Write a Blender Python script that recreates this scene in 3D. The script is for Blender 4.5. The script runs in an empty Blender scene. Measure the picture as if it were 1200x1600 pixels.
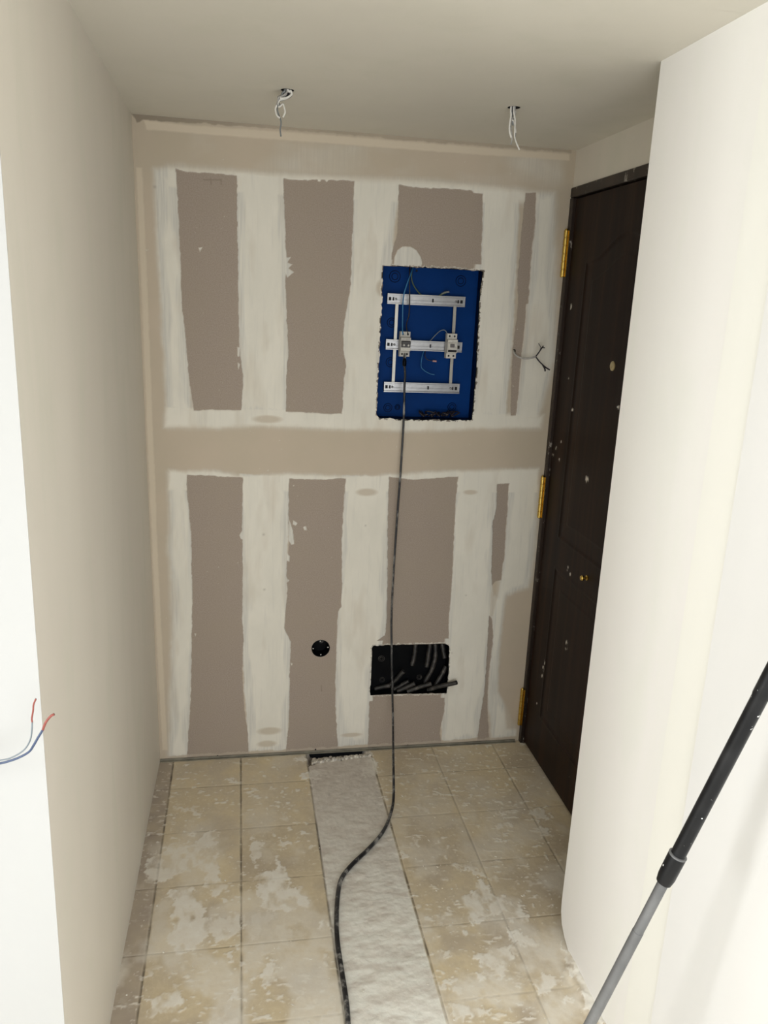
import bpy, math, random
import numpy as np
from mathutils import Vector, Matrix
random.seed(7)
scene = bpy.context.scene
COL = scene.collection

# ------------------------------------------------------------------ camera
FPX = 1244.1                                     # focal length in pixels of the 1200 px wide frame
CAM = np.array([0.3134, -2.7599, 1.7078])
YAW, PITCH, ROLL = 0.1845, -0.2574, 0.0442
def cam_axes():
    cy, sy, cp, sp = math.cos(YAW), math.sin(YAW), math.cos(PITCH), math.sin(PITCH)
    fwd = np.array([sy*cp, cy*cp, sp]); r = np.array([cy, -sy, 0.0]); u = np.cross(r, fwd)
    cr, sr = math.cos(ROLL), math.sin(ROLL)
    return r*cr+u*sr, -r*sr+u*cr, fwd
RX, UX, FW = cam_axes()
cd = bpy.data.cameras.new('camera'); cam = bpy.data.objects.new('camera', cd); COL.objects.link(cam)
cd.sensor_fit = 'HORIZONTAL'; cd.sensor_width = 36.0; cd.lens = FPX/1200*36.0
cd.clip_start = 0.02
M = Matrix(((RX[0], UX[0], -FW[0], CAM[0]), (RX[1], UX[1], -FW[1], CAM[1]), (RX[2], UX[2], -FW[2], CAM[2]), (0, 0, 0, 1)))
cam.matrix_world = M
scene.camera = cam

# ------------------------------------------------------------------ world, light, exposure
wd = bpy.data.worlds.new('world'); scene.world = wd; wd.use_nodes = True
wd.node_tree.nodes['Background'].inputs[0].default_value = (0.8, 0.9, 1.0, 1)
wd.node_tree.nodes['Background'].inputs[1].default_value = 0.3
def area(name, loc, target, sx, sy, power, color):
    l = bpy.data.lights.new(name, 'AREA'); l.shape = 'RECTANGLE'; l.size = sx; l.size_y = sy
    l.energy = power; l.color = color
    o = bpy.data.objects.new(name, l); COL.objects.link(o); o.location = loc
    d = Vector(target)-Vector(loc); o.rotation_euler = d.to_track_quat('-Z', 'Y').to_euler()
    return o
area('window_daylight', (0.45, -3.46, 1.15), (0.45, 0, 0.55), 1.7, 1.3, 36, (0.965, 0.98, 0.99))
area('side_window_daylight', (-2.85, -2.75, 1.50), (0.5, -2.3, 0.8), 1.3, 1.35, 87, (0.965, 0.985, 1.0))
scene.view_settings.view_transform = 'Standard'; scene.view_settings.look = 'None'
scene.view_settings.exposure = 0.07; scene.view_settings.gamma = 1.0
scene.view_settings.use_curve_mapping = False

# ------------------------------------------------------------------ measuring helpers: a point of a known wall / floor plane
def ray(x, y): return ((x-600)/FPX)*RX-((y-800)/FPX)*UX+FW
def on(x, y, ax, v):
    d = ray(x, y); t = (v-CAM[ax])/d[ax]; return CAM+t*d
def wallp(x, y, dy=0.0): return on(x, y, 1, dy)
def floorp(x, y, dz=0.0): return on(x, y, 2, dz)
def doorp(x, y, dx=0.0): return on(x, y, 0, W+dx)
W, H = 1.434, 2.230                               # nook width, ceiling height
XC, YC = 1.199, -1.000                            # right wall end (pier) plane and its corner
YL = -1.540                                       # left wall outer corner
TX, TY, TS = 0.062, -0.188, 0.25                  # tile grid

# ------------------------------------------------------------------ mesh helpers
def tag(o, label=None, cat=None, group=None, kind=None):
    if label: o['label'] = label
    if cat: o['category'] = cat
    if group: o['group'] = group
    if kind: o['kind'] = kind
    return o
class MB:
    def __init__(s): s.v = []; s.f = []
    def quad(s, a, b, c, d):
        n = len(s.v); s.v += [tuple(a), tuple(b), tuple(c), tuple(d)]; s.f.append((n, n+1, n+2, n+3)); return s
    def box(s, lo, hi, mat=None, bev=0.0):
        x0, y0, z0 = lo; x1, y1, z1 = hi
        if bev > 0:
            b = min(bev, abs(x1-x0)*.45, abs(y1-y0)*.45, abs(z1-z0)*.45)
            prof = []
            pts = []
            for sx in (0, 1):
                for sy in (0, 1):
                    for sz in (0, 1):
                        cx = x1 if sx else x0; cy = y1 if sy else y0; cz = z1 if sz else z0
                        ix = -b if sx else b; iy = -b if sy else b; iz = -b if sz else b
                        pts.append([(cx, cy+iy, cz+iz), (cx+ix, cy, cz+iz), (cx+ix, cy+iy, cz)])
            n = len(s.v)
            for p in pts:
                for q in p: s.v.append(q if mat is None else tuple(mat @ Vector(q)))
            I = lambda sx, sy, sz, k: n+((sx*2+sy)*2+sz)*3+k
            for k, ax in enumerate('xyz'):
                for e in (0, 1):
                    if k == 0: loop = [I(e, 0, 0, 0), I(e, 1, 0, 0), I(e, 1, 1, 0), I(e, 0, 1, 0)]
                    if k == 1: loop = [I(0, e, 0, 1), I(1, e, 0, 1), I(1, e, 1, 1), I(0, e, 1, 1)]
                    if k == 2: loop = [I(0, 0, e, 2), I(1, 0, e, 2), I(1, 1, e, 2), I(0, 1, e, 2)]
                    s.f.append(tuple(loop))
            for a in (0, 1):
                for c in (0, 1):
                    s.f.append((I(0, a, c, 1), I(1, a, c, 1), I(1, a, c, 2), I(0, a, c, 2)))
                    s.f.append((I(a, 0, c, 0), I(a, 1, c, 0), I(a, 1, c, 2), I(a, 0, c, 2)))
                    s.f.append((I(a, c, 0, 0), I(a, c, 1, 0), I(a, c, 1, 1), I(a, c, 0, 1)))
            for a in (0, 1):
                for c in (0, 1):
                    for e in (0, 1): s.f.append((I(a, c, e, 0), I(a, c, e, 1), I(a, c, e, 2)))
            return s
        n = len(s.v)
        for q in [(x0, y0, z0), (x1, y0, z0), (x1, y1, z0), (x0, y1, z0), (x0, y0, z1), (x1, y0, z1), (x1, y1, z1), (x0, y1, z1)]:
            s.v.append(q if mat is None else tuple(mat @ Vector(q)))
        for q in [(0, 3, 2, 1), (4, 5, 6, 7), (0, 1, 5, 4), (1, 2, 6, 5), (2, 3, 7, 6), (3, 0, 4, 7)]:
            s.f.append(tuple(n+i for i in q))
        return s
    def tube(s, path, rad, seg=10, caps=True, ridge=None, bore=None):
        P = [Vector(p) for p in path]; n = len(P)
        if not isinstance(rad, (list, tuple)): rad = [rad]*n
        up = None; base = len(s.v)
        for i in range(n):
            t = (P[min(i+1, n-1)]-P[max(i-1, 0)]).normalized()
            if up is None:
                up = t.orthogonal().normalized()
            else:
                up = (up-t*up.dot(t)); up = up.normalized() if up.length > 1e-6 else t.orthogonal().normalized()
            w = t.cross(up)
            for k in range(seg):
                a = 2*math.pi*k/seg
                s.v.append(tuple(P[i]+(up*math.cos(a)+w*math.sin(a))*rad[i]))
        for i in range(n-1):
            for k in range(seg):
                a = base+i*seg+k; b = base+i*seg+(k+1) % seg
                s.f.append((a, b, b+seg, a+seg))
        if caps:
            s.f.append(tuple(base+k for k in reversed(range(seg))))
            s.f.append(tuple(base+(n-1)*seg+k for k in range(seg)))
        return s
    def lathe(s, prof, origin, axis, seg=20, caps=True):
        # prof: list of (distance along the axis, radius)
        ax = Vector(axis).normalized(); u = ax.orthogonal().normalized(); w = ax.cross(u); o = Vector(origin)
        base = len(s.v)
        for (d, r) in prof:
            for k in range(seg):
                a = 2*math.pi*k/seg
                s.v.append(tuple(o+ax*d+(u*math.cos(a)+w*math.sin(a))*r))
        for i in range(len(prof)-1):
            for k in range(seg):
                a = base+i*seg+k; b = base+i*seg+(k+1) % seg
                s.f.append((a, b, b+seg, a+seg))
        if caps and prof[0][1] > 1e-5: s.f.append(tuple(base+k for k in reversed(range(seg))))
        if caps and prof[-1][1] > 1e-5: s.f.append(tuple(base+(len(prof)-1)*seg+k for k in range(seg)))
        return s
    def build(s, name, mat, parent=None, smooth=False, fix=True):
        me = bpy.data.meshes.new(name); me.from_pydata(s.v, [], s.f); me.materials.append(mat)
        if fix:
            import bmesh
            bm = bmesh.new(); bm.from_mesh(me); bmesh.ops.remove_doubles(bm, verts=bm.verts, dist=1e-6)
            bmesh.ops.recalc_face_normals(bm, faces=bm.faces); bm.to_mesh(me); bm.free()
        if smooth:
            me.shade_smooth() if smooth is True else me.shade_smooth()
            if smooth == 'auto':
                me.set_sharp_from_angle(angle=math.radians(40))
        o = bpy.data.objects.new(name, me); COL.objects.link(o)
        if parent is not None:
            o.parent = parent
            o.matrix_parent_inverse = Matrix.Translation(-parent.location)
        return o
def empty(name, loc=(0, 0, 0)):
    o = bpy.data.objects.new(name, None); COL.objects.link(o); o.location = Vector([float(c) for c in loc]); o.empty_display_size = .05
    return o
def smooth_path(pts, n=8):
    P = [Vector([float(c) for c in p]) for p in pts]; out = []
    for i in range(len(P)-1):
        p0 = P[i-1] if i else P[i]*2-P[i+1]; p1 = P[i]; p2 = P[i+1]; p3 = P[i+2] if i+2 < len(P) else P[i+1]*2-P[i]
        for k in range(n):
            t = k/n
            out.append(0.5*((2*p1)+(-p0+p2)*t+(2*p0-5*p1+4*p2-p3)*t*t+(-p0+3*p1-3*p2+p3)*t**3))
    out.append(P[-1]); return out

# numpy noise -------------------------------------------------------
_rs = np.random.RandomState(3); _lat = _rs.rand(256, 256)
def vnoise(x, y, seed=0):
    x = x+seed*17.31; y = y+seed*9.17
    xi = np.floor(x).astype(int); yi = np.floor(y).astype(int); fx = x-xi; fy = y-yi
    fx = fx*fx*(3-2*fx); fy = fy*fy*(3-2*fy)
    g = lambda a, b: _lat[(xi+a) % 256, (yi+b) % 256]
    return (g(0, 0)*(1-fx)+g(1, 0)*fx)*(1-fy)+(g(0, 1)*(1-fx)+g(1, 1)*fx)*fy
def fbm(x, y, o=4, seed=0):
    s = 0; a = .5; t = 0
    for i in range(o):
        s = s+a*vnoise(x*2**i, y*2**i, seed+i*3); t += a; a *= .5
    return s/t
def sdist(X, Y, poly):
    """signed distance to a polygon, negative inside"""
    P = np.array(poly, float); n = len(P); d = np.full(X.shape, 1e9); ins = np.zeros(X.shape, bool)
    for i in range(n):
        a = P[i]; b = P[(i+1) % n]; e = b-a; L = (e**2).sum()+1e-18
        t = np.clip(((X-a[0])*e[0]+(Y-a[1])*e[1])/L, 0, 1)
        d = np.minimum(d, (X-a[0]-t*e[0])**2+(Y-a[1]-t*e[1])**2)
        c = ((a[1] > Y) != (b[1] > Y)) & (X < (b[0]-a[0])*(Y-a[1])/(b[1]-a[1]+1e-18)+a[0])
        ins ^= c
    d = np.sqrt(d); return np.where(ins, -d, d)
def sstep(d, w): return np.clip(0.5-d/w, 0, 1)
def mask(X, Y, poly, soft):
    P = np.array(poly); out = np.zeros(X.shape); m = soft+.01
    sel = (X > P[:, 0].min()-m) & (X < P[:, 0].max()+m) & (Y > P[:, 1].min()-m) & (Y < P[:, 1].max()+m)
    if sel.any():
        t = sstep(sdist(X[sel], Y[sel], poly), soft); out[sel] = t*t*(3-2*t)
    return out
def grid_mesh(name, nx, ny, pos, attr, mat, holes=None, kind='structure', parent=None, flip=False):
    """pos: (ny*nx,3) array; holes: boolean per face to drop"""
    idx = np.arange(nx*ny).reshape(ny, nx)
    q = np.stack([idx[:-1, :-1], idx[:-1, 1:], idx[1:, 1:], idx[1:, :-1]], -1).reshape(-1, 4)
    if flip: q = q[:, ::-1]
    if holes is not None:
        q = q[~holes.reshape(-1)]
        used = np.zeros(nx*ny, bool); used[q.reshape(-1)] = True
        remap = np.cumsum(used)-1; q = remap[q]; pos = pos[used]
        if attr: attr = {k: a[used] for k, a in attr.items()}
    me = bpy.data.meshes.new(name); me.vertices.add(len(pos)); me.vertices.foreach_set('co', pos.astype(np.float32).reshape(-1))
    nf = len(q); me.loops.add(nf*4); me.loops.foreach_set('vertex_index', q.astype(np.int32).reshape(-1))
    me.polygons.add(nf); me.polygons.foreach_set('loop_start', np.arange(0, nf*4, 4, dtype=np.int32))
    me.update(calc_edges=True); me.validate()
    for k, a in (attr or {}).items():
        ca = me.color_attributes.new(k, 'FLOAT_COLOR', 'POINT'); ca.data.foreach_set('color', a.astype(np.float32).reshape(-1))
    me.shade_smooth(); me.materials.append(mat)
    o = bpy.data.objects.new(name, me); COL.objects.link(o)
    if kind: o['kind'] = kind
    if parent is not None: o.parent = parent; o.matrix_parent_inverse = Matrix.Translation(-parent.location)
    return o

# ------------------------------------------------------------------ materials
class NT:
    def __init__(s, name):
        s.m = bpy.data.materials.new(name); s.m.use_nodes = True; s.t = s.m.node_tree; s.n = s.t.nodes
        s.b = s.n['Principled BSDF']
    def new(s, typ, **k):
        x = s.n.new(typ)
        for a, v in k.items(): setattr(x, a, v)
        return x
    def link(s, a, b): s.t.links.new(a, b)
    def coord(s, scale=(1, 1, 1)):
        c = s.new('ShaderNodeTexCoord'); m = s.new('ShaderNodeMapping'); m.inputs['Scale'].default_value = scale
        s.link(c.outputs['Object'], m.inputs['Vector']); return m.outputs[0]
    def noise(s, scale, detail=4, vec=None, rough=.5, dist=0):
        x = s.new('ShaderNodeTexNoise'); x.inputs['Scale'].default_value = scale; x.inputs['Detail'].default_value = detail
        x.inputs['Roughness'].default_value = rough; x.inputs['Distortion'].default_value = dist
        if vec: s.link(vec, x.inputs['Vector'])
        return x.outputs['Fac']
    def ramp(s, fac, stops):
        r = s.new('ShaderNodeValToRGB'); e = r.color_ramp.elements
        while len(e) < len(stops): e.new(.5)
        for k, (p, c) in enumerate(stops):
            e[k].position = p; e[k].color = (*c, 1) if len(c) == 3 else c
        s.link(fac, r.inputs[0]); return r.outputs[0]
    def val(s, fac, lo, hi, a=0.0, b=1.0):
        r = s.new('ShaderNodeMapRange'); r.inputs[1].default_value = lo; r.inputs[2].default_value = hi
        r.inputs[3].default_value = a; r.inputs[4].default_value = b; s.link(fac, r.inputs[0]); return r.outputs[0]
    def mix(s, fac, a, b):
        m = s.new('ShaderNodeMix', data_type='RGBA')
        for sock, v in ((m.inputs[0], fac), (m.inputs[6], a), (m.inputs[7], b)):
            if isinstance(v, (int, float)): sock.default_value = v
            elif isinstance(v, tuple): sock.default_value = (*v, 1)
            else: s.link(v, sock)
        return m.outputs[2]
    def math(s, op, a, b=0.0):
        m = s.new('ShaderNodeMath', operation=op, use_clamp=False)
        for sock, v in ((m.inputs[0], a), (m.inputs[1], b)):
            if isinstance(v, (int, float)): sock.default_value = v
            else: s.link(v, sock)
        return m.outputs[0]
    def bump(s, h, strength, dist):
        b = s.new('ShaderNodeBump'); b.inputs['Strength'].default_value = strength; b.inputs['Distance'].default_value = dist
        s.link(h, b.inputs['Height']); s.link(b.outputs[0], s.b.inputs['Normal'])
    def attr(s, name):
        a = s.new('ShaderNodeAttribute'); a.attribute_name = name; sp = s.new('ShaderNodeSeparateColor')
        s.link(a.outputs['Color'], sp.inputs[0]); return sp.outputs[0], sp.outputs[1], sp.outputs[2], a.outputs['Alpha']
def simple(name, col, rough=.5, metal=0.0, var=.12, scale=30, bump=0.0):
    t = NT(name); n = t.noise(scale, 4, t.coord())
    dk = tuple(c*(1-var) for c in col); lt = tuple(min(1, c*(1+var)) for c in col)
    t.link(t.ramp(n, [(.3, dk), (.7, lt)]), t.b.inputs['Base Color'])
    t.b.inputs['Roughness'].default_value = rough; t.b.inputs['Metallic'].default_value = metal
    if bump: t.bump(n, bump, .002)
    return t.m
def plaster(name, a, b, c, streak=True):
    """smoothed wall plaster: three close tones in big soft clouds with faint trowel marks"""
    t = NT(name)
    n1 = t.noise(2.2, 3, t.coord((1, 1, .35)), .5); n2 = t.noise(7, 4, t.coord((1, 1, .3)), .6, .4)
    col = t.mix(t.val(n1, .38, .62), a, b); col = t.mix(t.val(n2, .5, .72, 0, .7), col, c)
    t.link(col, t.b.inputs['Base Color']); t.b.inputs['Roughness'].default_value = .62
    t.b.inputs['Specular IOR Level'].default_value = .25
    n3 = t.noise(9, 3, t.coord((1, 1, .25)))
    n4 = t.noise(160, 3, t.coord())
    t.bump(t.math('ADD', n3, t.math('MULTIPLY', n4, .03)), .35, .004)
    return t.m
M_left = plaster('left_wall_plaster', (.76, .715, .63), (.73, .68, .60), (.70, .675, .58))
M_right = plaster('right_wall_plaster', (.78, .765, .72), (.77, .745, .71), (.75, .745, .685))
M_cream = plaster('cream_joint_plaster', (.785, .775, .715), (.78, .765, .70), (.77, .76, .695))
M_white = plaster('room_wall_plaster', (.475, .475, .465), (.47, .47, .46), (.465, .465, .45))
M_near = plaster('near_wall_plaster', (.725, .715, .69), (.71, .70, .68), (.70, .695, .67))
M_ceil = plaster('ceiling_plaster', (.69, .655, .57), (.665, .63, .55), (.645, .62, .53))

def back_wall_mat():
    t = NT('taped_plasterboard')
    mw, mg, mt, md = t.attr('coat')
    # base: thin beige skim
    n1 = t.noise(4, 4, t.coord((1, 1, 1)), .55)
    beige = t.mix(t.val(n1, .35, .65), (.56, .475, .375), (.52, .45, .35))
    # paper face of the board
    pf = t.noise(260, 3, t.coord()); pc = t.noise(5, 3, t.coord())
    paper = t.mix(t.val(pf, .35, .7), (.335, .275, .228), (.405, .34, .285))
    paper = t.mix(t.val(pc, .4, .7, 0, .5), paper, (.37, .31, .245))
    # fresh white filler with trowel streaks
    s1 = t.noise(8, 5, t.coord((6, 6, .5)), .6); s2 = t.noise(5, 4, t.coord((1.6, 1, .8)), .6, .6); s3 = t.noise(120, 2, t.coord((1, 1, .05)))
    white = t.mix(t.val(s2, .38, .64), (.80, .765, .675), (.745, .715, .63))
    white = t.mix(t.val(s1, .56, .76, 0, .45), white, (.62, .595, .545))
    white = t.mix(t.val(s3, .6, .8, 0, .2), white, (.56, .54, .50))
    cr = t.attr('filler')[0]
    fr = t.mix(t.val(t.noise(60, 3, t.coord((3, 3, .12)), .6), .38, .62), (.62, .60, .545), (.715, .69, .62))
    white = t.mix(cr, fr, white)
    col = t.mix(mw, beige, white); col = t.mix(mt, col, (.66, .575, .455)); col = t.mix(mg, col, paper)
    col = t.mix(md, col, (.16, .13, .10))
    t.link(col, t.b.inputs['Base Color']); t.b.inputs['Roughness'].default_value = .8
    t.b.inputs['Specular IOR Level'].default_value = .2
    t.bump(t.math('ADD', t.math('MULTIPLY', s1, t.math('MULTIPLY', mw, .6)), t.math('MULTIPLY', pf, .25)), .25, .001)
    return t.m
M_back = back_wall_mat()

def floor_mat():
    t = NT('stone_tile_floor')
    mw, mg, mr, md = t.attr('floor_coat')
    a = t.new('ShaderNodeAttribute'); a.attribute_name = 'tile_tone'; tt = t.new('ShaderNodeSeparateColor'); t.link(a.outputs['Color'], tt.inputs[0])
    n1 = t.noise(6, 5, t.coord(), .6); n2 = t.noise(70, 4, t.coord(), .6)
    tile = t.mix(t.val(n1, .38, .62), (.70, .585, .385), (.60, .52, .395))
    tile = t.mix(tt.outputs[0], tile, (.50, .415, .29))
    tile = t.mix(t.val(n2, .45, .75, 0, .45), tile, (.72, .63, .46))
    mortar = t.mix(t.val(t.noise(35, 5, t.coord(), .65), .35, .7), (.52, .465, .405), (.64, .585, .52))
    mortar = t.mix(tt.outputs[1], mortar, (.84, .84, .77))
    col = t.mix(mr, tile, mortar)
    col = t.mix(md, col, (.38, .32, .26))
    wh = t.mix(t.val(t.noise(24, 5, t.coord(), .65), .35, .7), (.76, .71, .62), (.84, .82, .75))
    col = t.mix(mw, col, wh)
    col = t.mix(mg, col, (.075, .058, .042))
    t.link(col, t.b.inputs['Base Color'])
    r = t.val(mw, 0, 1, .5, .8); t.link(r, t.b.inputs['Roughness'])
    t.b.inputs['Specular IOR Level'].default_value = .35
    t.bump(t.math('ADD', t.math('MULTIPLY', n2, t.math('ADD', t.math('MULTIPLY', mr, .9), .25)), t.math('MULTIPLY', n1, .5)), .5, .003)
    return t.m
M_floor = floor_mat()

def door_mat():
    t = NT('dark_door_veneer')
    v = t.coord((22, 22, .7)); n = t.noise(1.0, 6, v, .6, .3); n2 = t.noise(9, 4, t.coord((14, 14, .35)), .6)
    c = t.ramp(n, [(.25, (.0065, .0032, .0020)), (.5, (.0150, .0064, .0036)), (.75, (.034, .0135, .0062))])
    c = t.mix(t.val(n2, .5, .7, 0, .5), c, (.012, .008, .006))
    sp = t.attr('specks')[0]
    dust = t.noise(5, 5, t.coord((1, 1, .6)), .7)
    c = t.mix(t.val(dust, .56, .8, 0, .03), c, (.35, .31, .26))
    c = t.mix(sp, c, (.66, .61, .53))
    t.link(c, t.b.inputs['Base Color']); t.link(t.val(sp, 0, 1, .5, .8), t.b.inputs['Roughness'])
    t.b.inputs['Specular IOR Level'].default_value = .16
    t.bump(n, .1, .001); return t.m
M_door = door_mat()
def frame_mat():
    t = NT('dark_frame_wood'); n = t.noise(1.0, 5, t.coord((20, 20, 1.0)), .6)
    c = t.ramp(n, [(.3, (.010, .006, .004)), (.7, (.034, .020, .013))])
    d = t.noise(38, 5, t.coord((1, 1, .5)), .7); c = t.mix(t.val(d, .60, .66, 0, .7), c, (.5, .46, .4))
    t.link(c, t.b.inputs['Base Color']); t.b.inputs['Roughness'].default_value = .45; return t.m
M_frame = frame_mat()
M_brass = simple('polished_brass', (.66, .46, .12), .27, 1.0, .06)
M_knob = simple('dull_brass', (.62, .52, .30), .35, .8, .1)
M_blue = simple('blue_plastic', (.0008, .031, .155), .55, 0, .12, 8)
M_blue_shade = simple('blue_plastic_shaded', (.0006, .006, .028), .4, 0, .25, 25)  # same blue plastic, shade of box sides and ring grooves put into colour
M_steel = simple('galvanised_rail', (.37, .37, .375), .36, 1.0, .08, 60)
M_strip_l = simple('bright_steel_strip', (.80, .79, .72), .5, .1, .05, 40)
M_strip = simple('pale_steel_strip', (.42, .40, .35), .5, .3, .08, 40)
M_slot = simple('slot_black', (.01, .01, .012), .8)
M_brk = simple('breaker_grey_plastic', (.46, .44, .40), .45, 0, .06, 40)
M_brk_l = simple('breaker_light_plastic', (.58, .56, .51), .5, 0, .12, 220)
M_tog = simple('breaker_dark_toggle', (.035, .033, .035), .4)
M_blk = simple('black_box_plastic', (.0035, .004, .005), .4, 0, .3, 20)
M_screw = simple('screw_zinc', (.75, .75, .72), .35, .9, .05)
M_rscrew = simple('rail_screw', (.22, .22, .22), .45, .8, .3, 400)
M_dust = simple('dust_grey_wire', (.40, .385, .36), .7, 0, .2, 120)
M_whitewire = simple('white_wire_insulation', (.74, .72, .67), .5, 0, .1, 90)
M_greywire = simple('grey_wire_insulation', (.20, .21, .21), .5, 0, .3, 90)
M_darkwire = simple('dark_wire_insulation', (.018, .014, .018), .45, 0, .3, 60)
M_bluewire = simple('blue_wire_insulation', (.03, .17, .36), .42, 0, .2, 70)
M_bluegrey = simple('slate_blue_wire', (.045, .07, .14), .45, 0, .15, 80)
M_palegrey = simple('pale_grey_wire', (.17, .20, .22), .45, 0, .15, 80)
M_green = simple('green_yellow_wire', (.09, .13, .07), .45, 0, .35, 50)
M_copper = simple('copper_strands', (.26, .065, .05), .5, .1, .15, 200)
M_pink = simple('pink_connector', (.45, .25, .24), .5)
M_track = simple('zinc_floor_track', (.25, .235, .19), .55, .4, .25, 20)
M_dark = simple('cavity_dark', (.012, .011, .010), .9)
M_rub = simple('broken_mortar', (.58, .54, .47), .9, 0, .35, 80, .5)
M_crumb = simple('plaster_crumb', (.68, .64, .56), .85, 0, .15, 90)
def pole_black():
    t = NT('pole_black_paint'); n = t.noise(110, 3, t.coord(), .6); s = t.noise(14, 3, t.coord())
    c = t.mix(t.val(s, .45, .75, 0, .12), (.0045, .005, .0065), (.14, .14, .14))
    c = t.mix(t.val(n, .705, .73), c, (.8, .8, .78))
    t.link(c, t.b.inputs['Base Color']); t.b.inputs['Roughness'].default_value = .3; t.b.inputs['Specular IOR Level'].default_value = .3; return t.m
M_pole = pole_black()
def pole_grey():
    t = NT('pole_brushed_grey'); n = t.noise(16, 4, t.coord((1, 1, .6)), .6)
    t.link(t.ramp(n, [(.3, (.12, .122, .125)), (.6, (.18, .182, .185)), (.8, (.27, .27, .27))]), t.b.inputs['Base Color'])
    t.b.inputs['Roughness'].default_value = .42; t.b.inputs['Metallic'].default_value = .35; return t.m
M_tube = pole_grey()
def cable_mat():
    t = NT('dusty_black_cable'); g = t.new('ShaderNodeNewGeometry'); sp = t.new('ShaderNodeSeparateXYZ'); t.link(g.outputs['Normal'], sp.inputs[0])
    n = t.noise(26, 5, t.coord((1, 1, .5)), .7); n2 = t.noise(7, 3, t.coord())
    c = t.mix(t.val(n2, .45, .65, 0, .25), (.010, .010, .012), (.12, .125, .13))
    c = t.mix(t.val(n, .52, .64, 0, .7), c, (.36, .35, .325))
    t.link(c, t.b.inputs['Base Color']); t.b.inputs['Roughness'].default_value = .42; return t.m
M_cable = cable_mat()
def conduit_mat():
    t = NT('dusty_corrugated_conduit'); n = t.noise(45, 4, t.coord(), .65)
    t.link(t.ramp(n, [(.35, (.008, .008, .009)), (.55, (.042, .038, .034)), (.75, (.14, .125, .11))]), t.b.inputs['Base Color'])
    t.b.inputs['Roughness'].default_value = .45; return t.m
M_cond = conduit_mat()

for _m in (M_blue, M_blue_shade, M_blk): _m.node_tree.nodes['Principled BSDF'].inputs['Specular IOR Level'].default_value = .07

# ------------------------------------------------------------------ BACK WALL
def z2(p): return [(200+x/3.3333, 230+y/3.3333) for x, y in p]
def z3(p): return [(520+x/3.158, 230+y/3.158) for x, y in p]
def z4(p): return [(220+x/2.759, 640+y/2.759) for x, y in p]
def z5(p): return [(520+x/2.759, 640+y/2.759) for x, y in p]
def wp(poly): return [(q[0], q[2]) for q in (wallp(x, y) for x, y in poly)]
GREY = [
    z2([(247, 110), (290, 124), (345, 133), (400, 130), (480, 138), (567, 148), (569, 400), (574, 700), (577, 960), (584, 1080), (597, 1180), (598, 1250), (590, 1370), (500, 1369), (440, 1367), (343, 1373), (326, 1260), (315, 1180), (306, 1050), (290, 900), (279, 820), (277, 740), (272, 600), (265, 400), (257, 250)]),
    z2([(808, 163), (900, 172), (1000, 168), (1100, 172), (1178, 176), (1172, 400), (1162, 650), (1155, 760), (1130, 880), (1120, 1000), (1125, 1080), (1138, 1140), (1125, 1200), (1115, 1390), (1040, 1388), (960, 1382), (823, 1378), (824, 1200), (835, 1060), (828, 930), (820, 750), (823, 560), (815, 330)]),
    z3([(325, 185), (400, 197), (480, 204), (495, 199), (560, 203), (620, 208), (685, 215), (695, 225), (740, 228), (738, 400), (733, 500), (732, 640), (440, 640), (275, 640), (283, 585), (292, 520), (310, 450), (319, 420), (323, 300)]),
    z3([(950, 225), (1003, 225), (998, 400), (985, 480), (975, 600), (965, 770), (955, 775), (945, 900), (932, 1000), (922, 1150), (905, 1325), (877, 1325), (880, 1150), (887, 1000), (905, 860), (915, 760), (910, 650), (922, 520), (935, 380)]),
    z4([(200, 280), (300, 285), (440, 293), (439, 340), (437, 500), (440, 700), (437, 900), (443, 1000), (437, 1120), (445, 1280), (460, 1380), (468, 1520), (196, 1530), (202, 1440), (215, 1250), (219, 1000), (222, 840), (218, 600), (215, 520), (203, 400), (197, 310)]),
    z4([(638, 297), (720, 300), (800, 302), (850, 296), (885, 297), (875, 400), (866, 560), (868, 700), (865, 850), (850, 870), (845, 1000), (838, 1180), (840, 1300), (852, 1480), (855, 1530), (620, 1530), (632, 1400), (640, 1350), (641, 1100), (648, 1000), (630, 970), (617, 940), (625, 860), (632, 780), (627, 680), (633, 640), (640, 570), (637, 480)]),
    z5([(243, 290), (350, 302), (540, 287), (530, 400), (520, 600), (512, 780), (500, 900), (500, 1100), (185, 1100), (185, 1000), (225, 972), (232, 900), (236, 700), (236, 500), (240, 360)]),
    z5([(160, 1150), (490, 1150), (480, 1300), (462, 1390), (467, 1435), (480, 1500), (150, 1530), (150, 1455), (155, 1350)]),
    z5([(708, 320), (760, 318), (752, 440), (745, 540), (742, 620), (732, 680), (724, 735), (700, 740), (688, 760), (682, 700), (688, 600), (688, 500), (705, 420)]),
    z5([(673, 885), (686, 900), (692, 960), (690, 1000), (683, 1060), (672, 1130), (668, 1250), (668, 1330), (676, 1430), (620, 1440), (635, 1330), (655, 1200), (664, 1050), (670, 950)]),
]
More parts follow.
